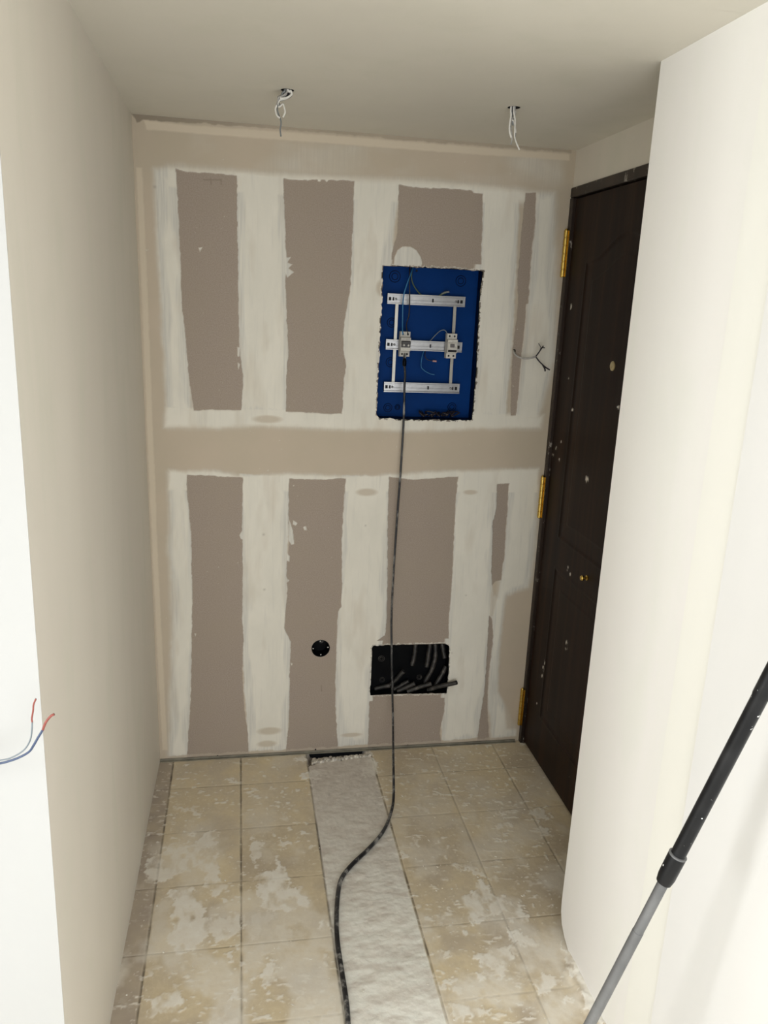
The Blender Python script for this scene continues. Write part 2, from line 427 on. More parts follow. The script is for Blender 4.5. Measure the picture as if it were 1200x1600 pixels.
WHITE = [   # polygon in picture pixels of the wall, softness in metres
    ([(240, 262), (280, 262), (300, 645), (259, 648), (252, 500), (246, 400)], .025),
    ([(366, 268), (448, 276), (455, 500), (452, 652), (372, 648)], .012),
    ([(548, 282), (626, 288), (610, 420), (598, 660), (528, 655)], .012),
    ([(748, 296), (812, 300), (803, 500), (790, 660), (732, 660)], .012),
    ([(834, 300), (868, 300), (868, 560), (842, 655), (800, 660), (820, 500)], .035),
    ([(262, 260), (450, 272), (620, 280), (770, 290), (842, 302), (842, 318), (620, 316), (450, 306), (262, 292)], .04),
    ([(258, 636), (850, 648), (846, 668), (700, 672), (600, 674), (480, 668), (400, 666), (340, 670), (256, 668)], .028),
    ([(264, 734), (330, 736), (385, 744), (450, 740), (540, 745), (700, 736), (842, 732), (840, 770), (262, 766)], .022),
    ([(262, 738), (296, 744), (304, 860), (304, 1000), (300, 1100), (296, 1182), (262, 1184), (268, 1000), (264, 862)], .03),
    ([(374, 740), (455, 745), (450, 860), (456, 1000), (454, 1100), (448, 1172), (388, 1174), (380, 1050), (374, 900)], .006),
    ([(534, 744), (612, 743), (610, 960), (584, 1050), (578, 1163), (528, 1166), (522, 1050), (526, 950), (528, 850)], .006),
    ([(706, 738), (778, 750), (774, 830), (770, 950), (762, 1060), (746, 1152), (705, 1160), (690, 1156), (690, 1080), (696, 960), (698, 870)], .006),
    ([(792, 752), (842, 762), (836, 860), (826, 918), (792, 930), (778, 960), (776, 930), (786, 860), (790, 790)], .03),
    ([(768, 930), (790, 930), (782, 1000), (778, 1080), (806, 1140), (806, 1150), (766, 1156), (762, 1090), (766, 1000)], .02),
]
def back_wall():
    st = .0022; xs = np.arange(-0.03, W+.02, st); zs = np.arange(-.004, H+.006, st); nx, ny = len(xs), len(zs)
    X, Z = np.meshgrid(xs, zs)
    wob = .0035*(fbm(X*60, Z*60, 4, 1)-.5)*2; wob2 = .0035*(fbm(X*60, Z*60, 4, 5)-.5)*2
    Xw, Zw = X+wob*.8, Z+wob2*.8
    big = fbm(X*9, Z*9, 3, 9)-.5
    g = np.zeros(X.shape)
    for p in GREY: g = np.maximum(g, mask(Xw, Zw, wp(p), .0025))
    # round dab and small smears that lie on the bare board
    dab = z3([(300, 586), (305, 540), (318, 510), (345, 490), (380, 490), (415, 508), (435, 540), (441, 575), (435, 588), (400, 582), (370, 590)])
    dm = mask(Xw, Zw, wp(dab), .003)
    smears = [z4([(640, 470), (655, 520), (662, 580), (648, 582), (636, 560)]), z4([(655, 475), (675, 490), (668, 500), (655, 495)]), z4([(700, 505), (712, 500), (715, 520), (704, 520)]),
              z4([(425, 540), (438, 520), (440, 560), (430, 556)]), z2([(822, 575), (850, 570), (830, 600), (858, 610), (835, 630), (865, 650), (830, 680), (815, 640)]),
              z2([(925, 158), (945, 158), (945, 172), (930, 174)]), z2([(985, 165), (1005, 165), (1003, 178), (988, 178)]), z2([(1025, 168), (1045, 166), (1035, 182)]),
              z2([(365, 522), (390, 520), (375, 545), (370, 530)]), z2([(570, 1040), (582, 1045), (580, 1090), (570, 1090)]), z2([(570, 1120), (582, 1130), (575, 1160)]),
              z4([(645, 1090), (655, 1095), (650, 1105)]), z4([(232, 965), (240, 965), (236, 980)]), z4([(628, 620), (642, 630), (640, 655), (630, 650)]), z4([(630, 730), (640, 735), (632, 745)])]
    for p in smears: dm = np.maximum(dm, mask(X+wob*.5, Z+wob2*.5, wp(p), .002))
    # dabs at random near the edges of bare board
    lump = (fbm(X*130, Z*130, 2, 31) > .90)&(fbm(X*7, Z*7, 2, 33) > .66); dm = np.maximum(dm, lump*.6)
    w = np.zeros(X.shape); core = np.zeros(X.shape)
    for p, s in WHITE:
        q = wp(p); w = np.maximum(w, mask(X+big*.012+wob, Z+big*.012+wob2, q, s))
        A = np.array(q); sl = (X > A[:, 0].min()) & (X < A[:, 0].max()) & (Z > A[:, 1].min()) & (Z < A[:, 1].max())
        wd = min(A[:, 0].max()-A[:, 0].min(), A[:, 1].max()-A[:, 1].min()); dd = -sdist(X[sl], Z[sl], q)
        ns = (fbm(X[sl]*14, Z[sl]*6, 3, 77)-.5)*.05+(fbm(X[sl]*160, Z[sl]*7, 3, 78)-.5)*(.03 if wd > .12 and s < .03 else .004)
        horiz = (A[:, 0].max()-A[:, 0].min()) > (A[:, 1].max()-A[:, 1].min())
        core[sl] = np.maximum(core[sl], np.clip((dd+.004)/.008, 0, 1) if horiz else np.clip((dd+ns-.015)/.014, 0, 1))
    # feathered, worn patches within the white coat
    feather = fbm(X*22, Z*5, 4, 40); w = w*np.clip(1.12-.42*np.clip((feather-.48)*3, 0, 1), 0, 1)
    # beige ovals of screw filler at the strip ends, beige lower right area
    for (cx, cy, rx, ry) in [(421, 1142, 20, 7), (417, 1162, 16, 6), (573, 769, 17, 6), (735, 769, 12, 4), (549, 1148, 18, 4), (596, 450, 8, 12), (418, 655, 22, 6), (581, 735, 14, 9)]:
        c = wallp(cx, cy); e = ((X-c[0])/(rx*.0022))**2+((Z-c[2])/(ry*.0022))**2; w = w*(1-.75*np.clip(1.5-e, 0, 1))
    low = mask(X+big*.01, Z+big*.01, wp([(795, 935), (822, 925), (815, 1140), (790, 1140), (782, 1060)]), .02); w = w*(1-.7*low)
    # faint whitish clouds over the beige border
    cloud = np.clip((fbm(X*5, Z*9, 4, 50)-.47)*3, 0, 1); topband = mask(X, Z, wp([(300, 205), (880, 245), (880, 300), (300, 262)]), .04)
    w = np.maximum(w, .5*cloud*topband)
    w = np.maximum(w, dm); g = g*(1-dm)
    # smeared narrow strip between the two bare slots at the right
    sm = mask(X, Z, wp(z5([(690, 742), (722, 742), (712, 800), (690, 890), (676, 890), (680, 800)])), .006); w = w*(1-.45*sm)
    # cream tape bands along the ceiling and the left corner
    T = np.zeros(X.shape)
    T = np.maximum(T, mask(X+wob*.6, Z+wob2*.6, wp([(225, 188), (300, 196), (500, 210), (700, 226), (890, 241), (890, 251), (700, 238), (500, 223), (300, 208), (228, 202)]), .007))
    T = np.maximum(T, mask(X+wob*.6, Z+wob2*.6, wp([(213, 262), (222, 262), (230, 450), (240, 700), (250, 950), (262, 1172), (254, 1172), (242, 950), (231, 700), (221, 450)]), .006)*.85)
    d = np.zeros(X.shape)
    # unfilled shadow gap under the ceiling, board edge line at the corners
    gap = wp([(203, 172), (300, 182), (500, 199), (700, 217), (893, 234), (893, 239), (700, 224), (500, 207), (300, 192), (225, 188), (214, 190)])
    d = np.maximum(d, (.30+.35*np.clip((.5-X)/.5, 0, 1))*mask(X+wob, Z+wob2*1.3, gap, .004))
    # dark pencil / trowel nicks
    for (x0, y0, x1, y1) in [(329, 279, 330, 288), (345, 280, 346, 288), (318, 281, 346, 281), (443, 1070, 503, 1080)][:3]+[(502, 1071, 502.6, 1080)]:
        a, b = wallp(x0, y0), wallp(x1, y1); L = np.array([(a[0], a[2]), (b[0], b[2])])
        e = L[1]-L[0]; tt = np.clip(((X-L[0, 0])*e[0]+(Z-L[0, 1])*e[1])/(e@e), 0, 1)
        d = np.maximum(d, .8*sstep(np.hypot(X-L[0, 0]-tt*e[0], Z-L[0, 1]-tt*e[1])-.0008, .003))
    for (cx, cy, r) in [(242, 292, 2), (412, 835, 2), (413, 921, 2), (571, 821, 1.6), (728, 930, 1.4), (706, 1020, 1.4)]:
        c = wallp(cx, cy); d = np.maximum(d, .35*np.exp(-((X-c[0])**2+(Z-c[2])**2)/(r*.0022)**2))
    # bare board foot: cut edge just over the floor
    foot = np.clip((.021-Z+.006*(wob/.0035))/.004, 0, 1)*(X < 1.43); w = w*(1-foot*.8)
    g = g*(1-.5*foot)
    for P_, amp in ((wp(BLUE), 1.0), (wp(BLACK), .5)):
        A = np.array(P_); sl = (X > A[:, 0].min()-.02) & (X < A[:, 0].max()+.02) & (Z > A[:, 1].min()-.02) & (Z < A[:, 1].max()+.02)
        q = sdist(X[sl], Z[sl], P_)+(fbm(X[sl]*90, Z[sl]*90, 3, 71)-.5)*.007*amp; nz = fbm(X[sl]*120, Z[sl]*120, 2, 88)
        d[sl] = np.maximum(d[sl], amp*.95*(q < .0026+.0022*nz)*(nz > .50))
        w[sl] = np.maximum(w[sl], .9*(q > .0015)*(q < .009*nz+.001)); g[sl] = g[sl]*(1-w[sl])
    h = .0011*w*(1-g)+.0005*(1-g)+.0004*(feather-.5)*w
    h = h+.0006*T
    ridge = np.clip(g*(1-g)*4, 0, 1)*.0007*(fbm(X*50, Z*20, 2, 61)); h = h+ridge
    Y = -h
    pos = np.stack([X, Y, Z], -1).reshape(-1, 3)
    attr = np.stack([w, g, T, d], -1).reshape(-1, 4)
    # openings
    P_blue = wp(BLUE); P_black = wp(BLACK); c = wallp(501, 1013); P_round = [(c[0]+.0345*math.cos(a), c[2]+.0345*math.sin(a)) for a in np.linspace(0, 2*math.pi, 49)[:-1]]
    c2 = wallp(803.5, 548); P_wire = [(c2[0]+.0065*math.cos(a), c2[2]+.0065*math.sin(a)) for a in np.linspace(0, 2*math.pi, 17)[:-1]]
    hole = np.zeros((ny-1, nx-1), bool); cxm = (X[:-1, :-1]+X[1:, 1:])/2; czm = (Z[:-1, :-1]+Z[1:, 1:])/2
    vpos = pos.reshape(ny, nx, 3)
    for P, rg in ((P_blue, .0042), (P_black, .0016), (P_round, 0), (P_wire, 0)):
        n = (fbm(cxm*90, czm*90, 3, 71)-.5)*2*rg
        sd = np.full(cxm.shape, 1.0); A = np.array(P)
        s = (cxm > A[:, 0].min()-.02) & (cxm < A[:, 0].max()+.02) & (czm > A[:, 1].min()-.02) & (czm < A[:, 1].max()+.02)
        sd[s] = sdist(cxm[s], czm[s], P)
        hole |= (sd+n) < 0
    # round off the stair steps of the openings
    cnt = np.zeros((ny, nx)); 
    for a in (0, 1):
        for b in (0, 1): cnt[a:ny-1+a, b:nx-1+b] += hole
    edge = (cnt > 0) & (cnt < 4)
    for it in range(3):
        sm_ = vpos.copy()
        acc = np.zeros((ny, nx, 3)); k = np.zeros((ny, nx))
        for dy_, dx_ in ((0, 1), (0, -1), (1, 0), (-1, 0)):
            sh = np.roll(np.roll(vpos, dy_, 0), dx_, 1); es = np.roll(np.roll(edge, dy_, 0), dx_, 1)
            acc += sh*es[..., None]; k += es
        ok = edge & (k >= 2); sm_[ok] = .4*vpos[ok]+.6*(acc[ok]/k[ok][:, None]); vpos = sm_
    return grid_mesh('wall_back', nx, ny, vpos.reshape(-1, 3), {'coat': attr, 'filler': np.stack([core, core, core, core*0+1], -1).reshape(-1, 4)}, M_back, holes=hole)
BLUE = [(599, 416), (625, 416), (660, 418), (700, 420), (730, 422), (755, 424), (753, 440), (751, 452), (748, 500), (746, 540), (745, 580), (741, 620), (738, 655), (733, 657), (700, 656), (660, 656), (620, 655), (595, 654), (588, 650), (590, 610), (592, 560), (595, 510), (597, 460)]
BLACK = [(583, 1009), (640, 1007), (697, 1006), (702, 1010), (701, 1045), (698, 1083), (640, 1084), (579, 1086), (578, 1082), (580, 1050), (581, 1012)]
wall_back = back_wall()

# board body behind the face: gives the openings their 13 mm cut edge
def cut_edge(poly, name, th=.013, mat=None, grow=.001):
    P = wp(poly); c = np.mean(np.array(P), 0); mb = MB(); n = len(P)
    Q = [((x-c[0])*(1+grow)+c[0], (z-c[1])*(1+grow)+c[1]) for x, z in P]
    for i in range(n):
        a, b = Q[i], Q[(i+1) % n]; mb.quad((a[0], .0002, a[1]), (b[0], .0002, b[1]), (b[0], th, b[1]), (a[0], th, a[1]))
    return mb
# backing behind the plasterboard
mb = MB(); mb.quad((-.1, .12, -.02), (W+.05, .12, -.02), (W+.05, .12, H+.05), (-.1, .12, H+.05)); b_ = mb.build('wall_cavity', M_dark, wall_back)
mb = cut_edge(BLUE, ''); 
tag(mb.build('board_edge', M_dark, wall_back), 'dark cut edge of the plasterboard round the blue box')

# screws along the foot of the board
def screw_dot(px, py, r):
    c = wallp(px, py); MB().lathe([(-.0008, 0.0001), (-.0012, r*.6), (-.001, r), (.0005, r)], (c[0], 0, c[2]), (0, 1, 0), 12).build('screw', M_slot, wall_back, True)
for a in ((340, 1181, .0035), (493, 1171, .0035), (637, 1164.5, .0035), (712, 1166, .005), (760, 1158, .0035)): screw_dot(*a)

# zinc track at the foot
mb = MB(); mb.box((.008, -.006, 0.0), (W-.022, -.0022, .009), bev=.0008); mb.box((.008, -.0145, 0.0), (W-.022, -.006, .0025), bev=.0006)
tag(mb.build('trim_1', M_track), kind='structure')

# ------------------------------------------------------------------ FLOOR
def z7(p): return [(180+x/2.727, 1150+y/2.727) for x, y in p]
def z8(p): return [(560+x/3.0, 1140+y/3.0) for x, y in p]
def fp(poly): return [(q[0], q[1]) for q in (floorp(x, y) for x, y in poly)]
SPL = [(z7(p), s) for p, s in [
    ([(215, 490), (270, 440), (330, 470), (400, 410), (430, 400), (440, 520), (430, 600), (470, 640), (410, 690), (380, 660), (390, 580), (340, 560), (230, 610), (120, 640), (140, 520)], .75),
    ([(590, 600), (680, 570), (690, 500), (720, 560), (740, 620), (820, 690), (830, 725), (720, 750), (640, 740), (610, 680)], .9),
    ([(240, 720), (280, 660), (330, 645), (370, 740), (400, 790), (380, 880), (340, 910), (260, 920), (210, 870), (250, 800)], .85),
    ([(380, 790), (450, 770), (530, 760), (530, 830), (450, 890), (400, 850)], .75),
    ([(535, 760), (640, 740), (760, 790), (770, 880), (640, 930), (620, 880), (545, 810)], .6),
    ([(615, 980), (660, 960), (700, 990), (690, 1060), (620, 1070)], .9),
    ([(200, 1090), (270, 1070), (290, 1130), (230, 1180), (130, 1200), (150, 1130)], .85),
    ([(410, 1227), (500, 1160), (530, 1200), (530, 1240), (400, 1250)], .85),
    ([(480, 1090), (510, 1070), (520, 1120), (490, 1140)], 1), ([(215, 655), (245, 643), (275, 660), (265, 692), (225, 692)], 1),
    ([(865, 800), (885, 780), (908, 795), (900, 830), (870, 832)], 1), ([(820, 1227), (900, 1170), (940, 1130), (965, 1240)], .8),
    ([(790, 165), (830, 150), (905, 150), (915, 170), (850, 172), (860, 185), (800, 180)], 1), ([(300, 410), (350, 400), (345, 425), (310, 430)], .9),
    ([(550, 230), (600, 225), (620, 242), (570, 245)], .9), ([(250, 290), (300, 300), (370, 325), (365, 340), (300, 320)], .7),
    ([(690, 340), (735, 335), (735, 355), (700, 355)], .8), ([(470, 180), (500, 175), (540, 210), (500, 200)], .8), ([(765, 85), (820, 82), (822, 110), (770, 108)], .9),
    ([(580, 440), (640, 450), (600, 540), (580, 530)], .7), ([(690, 450), (740, 445), (740, 475), (700, 480)], .8), ([(450, 940), (510, 930), (505, 960), (480, 960)], .9)]]
SPL += [(z8(p), s) for p, s in [
    ([(530, 710), (590, 700), (620, 760), (700, 790), (760, 830), (790, 890), (720, 900), (640, 870), (560, 905), (510, 880), (500, 830), (450, 820), (480, 770), (540, 770)], .9),
    ([(700, 930), (760, 950), (840, 990), (860, 1040), (820, 1050), (740, 1010)], .95), ([(540, 1070), (620, 1040), (720, 1010), (720, 1070), (680, 1100), (690, 1180), (640, 1120), (560, 1100)], .85),
    ([(545, 1130), (610, 1130), (620, 1170), (570, 1180)], 1), ([(810, 1160), (900, 1150), (960, 1190), (900, 1230), (840, 1240)], .9),
    ([(430, 1280), (530, 1280), (620, 1320), (500, 1360), (440, 1400)], .8), ([(450, 1205), (530, 1210), (540, 1240), (470, 1250)], .8), ([(370, 1190), (460, 1150), (450, 1200), (400, 1200)], .8),
    ([(620, 378), (700, 395), (770, 410), (700, 412)], .8), ([(780, 370), (880, 385), (880, 430), (820, 410)], .7), ([(850, 460), (910, 465), (905, 495), (860, 490)], .7),
    ([(650, 440), (715, 430), (720, 460), (670, 465)], .8), ([(955, 1262), (990, 1258), (1003, 1275), (985, 1295), (960, 1285)], 1), ([(635, 505), (700, 510), (690, 525), (640, 518)], .9),
    ([(430, 640), (560, 640), (640, 690), (660, 710), (600, 690), (540, 670)], .7), ([(285, 350), (325, 345), (330, 385), (290, 390)], .55), ([(250, 515), (290, 515), (285, 550), (255, 550)], .8),
    ([(360, 860), (430, 845), (450, 870), (390, 880)], .7), ([(370, 1045), (440, 1045), (430, 1070), (385, 1060)], .8),
    ([(950, 1000), (1000, 1060), (1045, 1130), (1100, 1200), (1185, 1400), (1110, 1400), (1060, 1290), (1000, 1130), (960, 1060)], 1.0),
    ([(190, 580), (230, 575), (240, 600), (200, 610)], .8), ([(600, 1270), (660, 1268), (650, 1285), (610, 1285)], .9), ([(630, 1330), (665, 1322), (670, 1350), (635, 1355)], .9),
    ([(0, 120), (60, 100), (80, 130), (90, 180), (70, 220), (20, 210)], .9), ([(700, 1000), (760, 1060), (740, 1070)], .6), ([(780, 340), (760, 355), (690, 360), (730, 345)], .8)]]
def floor():
    st = .003; xs = np.arange(-.03, 1.48, st); ys = np.arange(-2.0, .012, st); nx, ny = len(xs), len(ys)
    X, Y = np.meshgrid(xs, ys)
    w1 = (fbm(X*40, Y*40, 4, 101)-.5)*2; w2 = (fbm(X*40, Y*40, 4, 104)-.5)*2; w3 = (fbm(X*120, Y*140, 3, 105)-.5)*2
    white = np.zeros(X.shape)
    for p, s in SPL:
        m = mask(X+w1*.020+w3*.010, Y+w2*.026+w3*.012, fp(p), .0045)
        white = np.maximum(white, s*m)
    tex = fbm(X*45, Y*30, 4, 110); white = white*np.clip(.35+(tex-.30)*3.2, 0, 1)
    near = np.clip((-.25-Y)/1.0, 0, 1); rt = np.clip((X-.75)/.1, 0, 1)
    haze = np.clip((fbm(X*10, Y*8, 6, 120)-.53+.10*near)*7, 0, 1)*(.2+.5*near); white = np.maximum(white, haze*.9)
    spots = np.clip((fbm(X*52, Y*80, 2, 130)-.735)*16, 0, 1)*np.clip((fbm(X*5, Y*5, 2, 131)-.45+.1*rt)*8, 0, 1); white = np.maximum(white, spots*.75)
    streaks = np.clip((fbm(X*34+Y*12, Y*95+X*14, 3, 140)-.69)*16, 0, 1)*np.clip((fbm(X*6, Y*6, 2, 142)-.5+.12*rt)*6, 0, 1); white = np.maximum(white, streaks*.75)
    fine = np.clip((fbm(X*110, Y*110, 2, 141)-.80)*12, 0, 1); white = np.maximum(white, fine*.6)
    xt = (X-TX)/TS; yt = (Y-TY)/TS
    wig = .0016*(fbm(X*30, Y*30, 3, 150)-.5)*2
    gx = np.abs(xt-np.round(xt))*TS+wig; gy = np.abs(yt-np.round(yt))*TS+wig
    kx = np.round(xt); trench = mask(X+w1*.002, Y, [(TX+2*TS, -2.2), (TX+2*TS, .1), (TX+3*TS-.004, .1), (TX+3*TS-.004, -2.2)], .004)
    gfade = .62+.38*np.clip((fbm(X*18, Y*18, 3, 160)-.35)*4, 0, 1)
    lx = sstep(gx-.0020, .0035)*np.where(kx > 3.5, .45, 1.0)
    ly = sstep(gy-.0012, .003)*np.where(X > .8, .5, .6)
    gr = np.maximum(lx, ly*(1-trench))*gfade
    inside = mask(X, Y, [(TX+2*TS+.006, -2.2), (TX+2*TS+.006, .1), (TX+3*TS-.010, .1), (TX+3*TS-.010, -2.2)], .002); gr = gr*(1-inside)
    gr = gr*(1-.75*np.clip(white*1.3, 0, 1))
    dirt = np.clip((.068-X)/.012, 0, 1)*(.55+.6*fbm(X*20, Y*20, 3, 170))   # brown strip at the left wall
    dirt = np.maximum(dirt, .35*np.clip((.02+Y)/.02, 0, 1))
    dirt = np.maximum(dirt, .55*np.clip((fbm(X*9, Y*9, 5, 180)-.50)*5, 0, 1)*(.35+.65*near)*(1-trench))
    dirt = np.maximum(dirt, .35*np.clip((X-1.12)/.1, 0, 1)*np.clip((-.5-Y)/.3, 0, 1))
    hollow = mask(X+w1*.016, Y+w2*.03, [(TX+2*TS+.004, -.082), (TX+2*TS+.004, .05), (TX+3*TS-.008, .05), (TX+3*TS-.03, -.035), (.70, -.045), (.64, -.058)], .016)
    white = white*(1-.5*trench)*(1-hollow)
    dirt = dirt*(1-.8*trench); dirt = np.maximum(dirt, hollow)
    base = np.round(np.floor(xt)*7.3+np.floor(yt)*3.1); tone = (np.sin(base*12.9898)*43758.5453) % 1.0
    tone = np.clip(tone*.8*(fbm(X*8, Y*8, 3, 190)*1.4), 0, .9)
    lightm = np.clip((-.15-Y)/1.0, 0, .85)*np.clip(.3+(fbm(X*25, Y*60, 4, 200)-.3)*2, 0, 1)
    z = -.0025*np.clip(gr*1.5, 0, 1)+.0012*white+.0003*w1
    z = z+trench*(-.002+.0035*(fbm(X*22, Y*34, 3, 210)-.5))+.0012*trench*(fbm(X*90, Y*110, 2, 211)-.5)
    z = z-hollow*(.03+.01*w2)
    # lip of spilled plaster along the pier
    z = z+.006*mask(X+w1*.004, Y, [(1.165, -1.14), (1.2, -1.08), (1.26, -1.08), (1.26, -2.0), (1.17, -2.0)], .02)*(.5+fbm(X*50, Y*50, 2, 220))
    pos = np.stack([X, Y, z], -1).reshape(-1, 3)
    a = np.stack([white, gr, trench, dirt], -1).reshape(-1, 4)
    b = np.stack([tone, lightm, tone*0, tone*0+1], -1).reshape(-1, 4)
    return grid_mesh('floor', nx, ny, pos, {'floor_coat': a, 'tile_tone': b}, M_floor)
floor_o = floor()
M_floor2 = simple('room_floor_tile', (.74, .70, .61), .6, 0, .12, 4)
mb = MB(); y0 = -2.0+.001
mb.quad((-3, -3.55, 0), (1.6, -3.55, 0), (1.6, y0, 0), (-3, y0, 0)); mb.quad((-3, y0, 0), (-.03, y0, 0), (-.03, YL, 0), (-3, YL, 0))
mb.build('floor_beyond', M_floor2, floor_o, fix=False)
mb = MB(); mb.quad((-.05, -2, -.06), (1.5, -2, -.06), (1.5, .1, -.06), (-.05, .1, -.06)); mb.build('subfloor', M_dark, floor_o)

# ------------------------------------------------------------------ CEILING
HOLE_A = on(449, 141, 2, H); HOLE_B = on(803, 168, 2, H)
def ceiling():
    st = .008; xs = np.arange(-.04, 1.50, st); ys = np.arange(-1.3, .02, st); nx, ny = len(xs), len(ys); X, Y = np.meshgrid(xs, ys)
    hole = np.zeros((ny-1, nx-1), bool); cx = (X[:-1, :-1]+X[1:, 1:])/2; cy = (Y[:-1, :-1]+Y[1:, 1:])/2
    Z = np.full(X.shape, H)+.0018*(fbm(X*4, Y*4, 3, 300)-.5)
    XX, YY = X.copy(), Y.copy()
    for c, r in ((HOLE_A, .017), (HOLE_B, .017)):
        dd = np.hypot(X-c[0], Y-c[1]); near = (np.abs(dd-r) < .0062); f = np.where(near, r/np.maximum(dd, 1e-6), 1)
        XX = np.where(near, c[0]+(X-c[0])*f, XX); YY = np.where(near, c[1]+(Y-c[1])*f, YY)
        hole |= np.hypot(cx-c[0], cy-c[1]) < r
    pos = np.stack([XX, YY, Z], -1).reshape(-1, 3)
    return grid_mesh('ceiling', nx, ny, pos, None, M_ceil, holes=hole, flip=True)
ceil_o = ceiling()
mb = MB(); yb = -1.3+.001
mb.quad((-3, -3.55, H), (1.6, -3.55, H), (1.6, yb, H), (-3, yb, H)); mb.quad((-3, yb, H), (-.04, yb, H), (-.04, .02, H), (-3, .02, H))
mb.build('ceiling_beyond', M_ceil, ceil_o, fix=False)
for c in (HOLE_A, HOLE_B):
    MB().lathe([(-.0005, .0175), (.013, .0175), (.10, .03), (.11, .0001)], (c[0], c[1], H), (0, 0, 1), 24, False).build('light_hole', M_dark, ceil_o, True)
mb = MB(); mb.quad((-3, -3.55, H+.14), (1.6, -3.55, H+.14), (1.6, .1, H+.14), (-3, .1, H+.14)); mb.build('ceiling_void', M_dark, ceil_o)

# ------------------------------------------------------------------ SIDE WALLS
# left wall: a solid leaf whose far corner leans a little, as built
def left_wall():
    mb = MB(); ny, nz = 24, 30
    def P(j, k):
        y = YL+(0.004-YL)*j/ny; z = -.01+(H+.02)*k/nz; t = 1-(-y)/1.54
        lean = (.012+(-.023)*z/H)*max(0, t)**2
        return (lean+.0012*math.sin(y*7+z*2)*(1-abs(2*j/ny-1)), y, z)
    for j in range(ny):
        for k in range(nz): mb.quad(P(j, k), P(j+1, k), P(j+1, k+1), P(j, k+1))
    o = mb.build('wall_left', M_left, None, True); tag(o, kind='structure'); return o
left_wall()
mb = MB(); mb.box((-3.0, YL, 0), (-.0002, YL+.10, H)); tag(mb.build('wall_front', M_white), kind='structure')
mb = MB()
for lo, hi in (((-3.1, -3.55, 0), (-3.0, YL+.1, .80)), ((-3.1, -3.55, 2.19), (-3.0, YL+.1, H)), ((-3.1, -3.55, .80), (-3.0, -3.42, 2.19)), ((-3.1, -2.08, .80), (-3.0, YL+.1, 2.19))): mb.box(lo, hi)
tag(mb.build('wall_far_left', M_white), kind='structure')
mb = MB()
for lo, hi in (((-3.1, -3.65, 0), (1.6, -3.55, .1)), ((-3.1, -3.65, 2.1), (1.6, -3.55, H)), ((-3.1, -3.65, .1), (-.45, -3.55, 2.1)), ((1.56, -3.65, .1), (1.6, -3.55, 2.1))): mb.box(lo, hi)
tag(mb.build('wall_rear', M_white), kind='structure')

# right pier: side face with a broken lower corner, return towards the door
def pier():
    mb = MB(); d = .235
    prof = [(YC, H), (YC, .105), (YC-.003, .070), (YC-.016, .040), (YC-.040, .018), (YC-.075, 0.0), (-1.381, 0.0), (-1.381, H)]
    n = len(prof)
    mb.v += [(XC, y, z) for y, z in prof]+[(XC+d, y, z) for y, z in prof]
    mb.f.append(tuple(range(n))); 
    for i in range(n):
        j = (i+1) % n; mb.f.append((i, j, j+n, i+n))
    o = mb.build('wall_right', M_right); tag(o, kind='structure')
    m2 = MB()     # cream strip of joint plaster, slightly proud
    m2.box((XC-.0012, -1.4935, 0), (XC+.1, -1.3812, H), bev=.001); m2.build('plaster_strip', M_cream, o)
    return o
pier()
mb = MB(); mb.box((XC-.009, -3.55, 0), (XC+.22, -1.4938, H), bev=.003); tag(mb.build('wall_right_near', M_near), kind='structure')
# raised sheet edge on the near right wall is part of that slab; wall over and beside the door
mb = MB(); mb.box((W, -.905, 2.112), (W+.10, .01, H+.01)); mb.box((W, YC-.01, 0), (W+.10, -.905, H+.01))
tag(mb.build('wall_door_side', M_left), kind='structure')

# ------------------------------------------------------------------ DOOR
def door():
    y1, y0, z0, z1 = -.026, -.880, .012, 2.078; st = .004
    ys = np.arange(y0, y1+1e-6, (y1-y0)/215); zs = np.arange(z0, z1+1e-6, (z1-z0)/520); nx, ny = len(ys), len(zs); Y, Z = np.meshgrid(ys, zs)
    yc = -.45
    def arch(off):   # top line of the panel field
        pts = []
        for t in np.linspace(-1, 1, 41):
            y = yc+t*(.285-off); s = abs(t); b = .5*(1+math.cos(math.pi*min(1, s/.92)))
            pts.append((y, 1.862-off+.078*b))
        return pts
    P1 = [(yc+.285, .918), (yc-.285, .918)]+[(y, z) for y, z in arch(0)]
    P2 = [(yc+.285, .200), (yc-.285, .200), (yc-.285, .800), (yc+.285, .800)]
    h = np.zeros(Y.shape)
    for P in (P1, P2):
        d = -sdist(Y, Z, P)          # positive inside
        prof = np.interp(d, [-.008, -.003, 0, .006, .014, .060, .066, .072], [0, .0006, .0011, -.0018, -.0026, -.0004, .0012, .0006])
        h = h+np.where(d > -.008, np.where(d > .072, .0008, prof), 0)
    sp = np.zeros(Y.shape)
    for (px, py, r) in [(891, 480, 2.2), (888, 590, 1.3), (966, 636, 1.2), (917, 750, 2.2), (915, 747, 1.5), (886, 888, 1.8), (890, 897, 1.2), (885, 1005, 2.0), (884, 1012, 2), (848, 1045, 2.4), (850, 1035, 1.7), (846, 1056, 1.7), (838, 1099, .9), (889, 1212, 1.2), (868, 700, 1.5), (863, 712, 1.8), (873, 718, 1.2), (857, 1240, 1.0), (876, 690, 1), (893, 640, 1)]:
        c = doorp(px, py, .004); e = ((Y-c[1])/(r*.0042))**2+((Z-c[2])/(r*.0046))**2
        sp = np.maximum(sp, np.clip((1.5-e)*1.2, 0, 1)*np.clip((fbm(Y*160, Z*90, 2, 401)-.35)*5, 0, 1))
    X = W+.006-h
    # turn the rim back so that the leaf has its thickness
    pos = np.stack([X, Y, Z], -1); pos[0, :, 0] = pos[-1, :, 0] = W+.045; pos[:, 0, 0] = pos[:, -1, 0] = W+.045
    pos = pos.reshape(-1, 3); a = np.stack([sp, sp, sp, sp*0+1], -1).reshape(-1, 4)
    return grid_mesh('door_1', nx, ny, pos, {'specks': a}, M_door, flip=True)
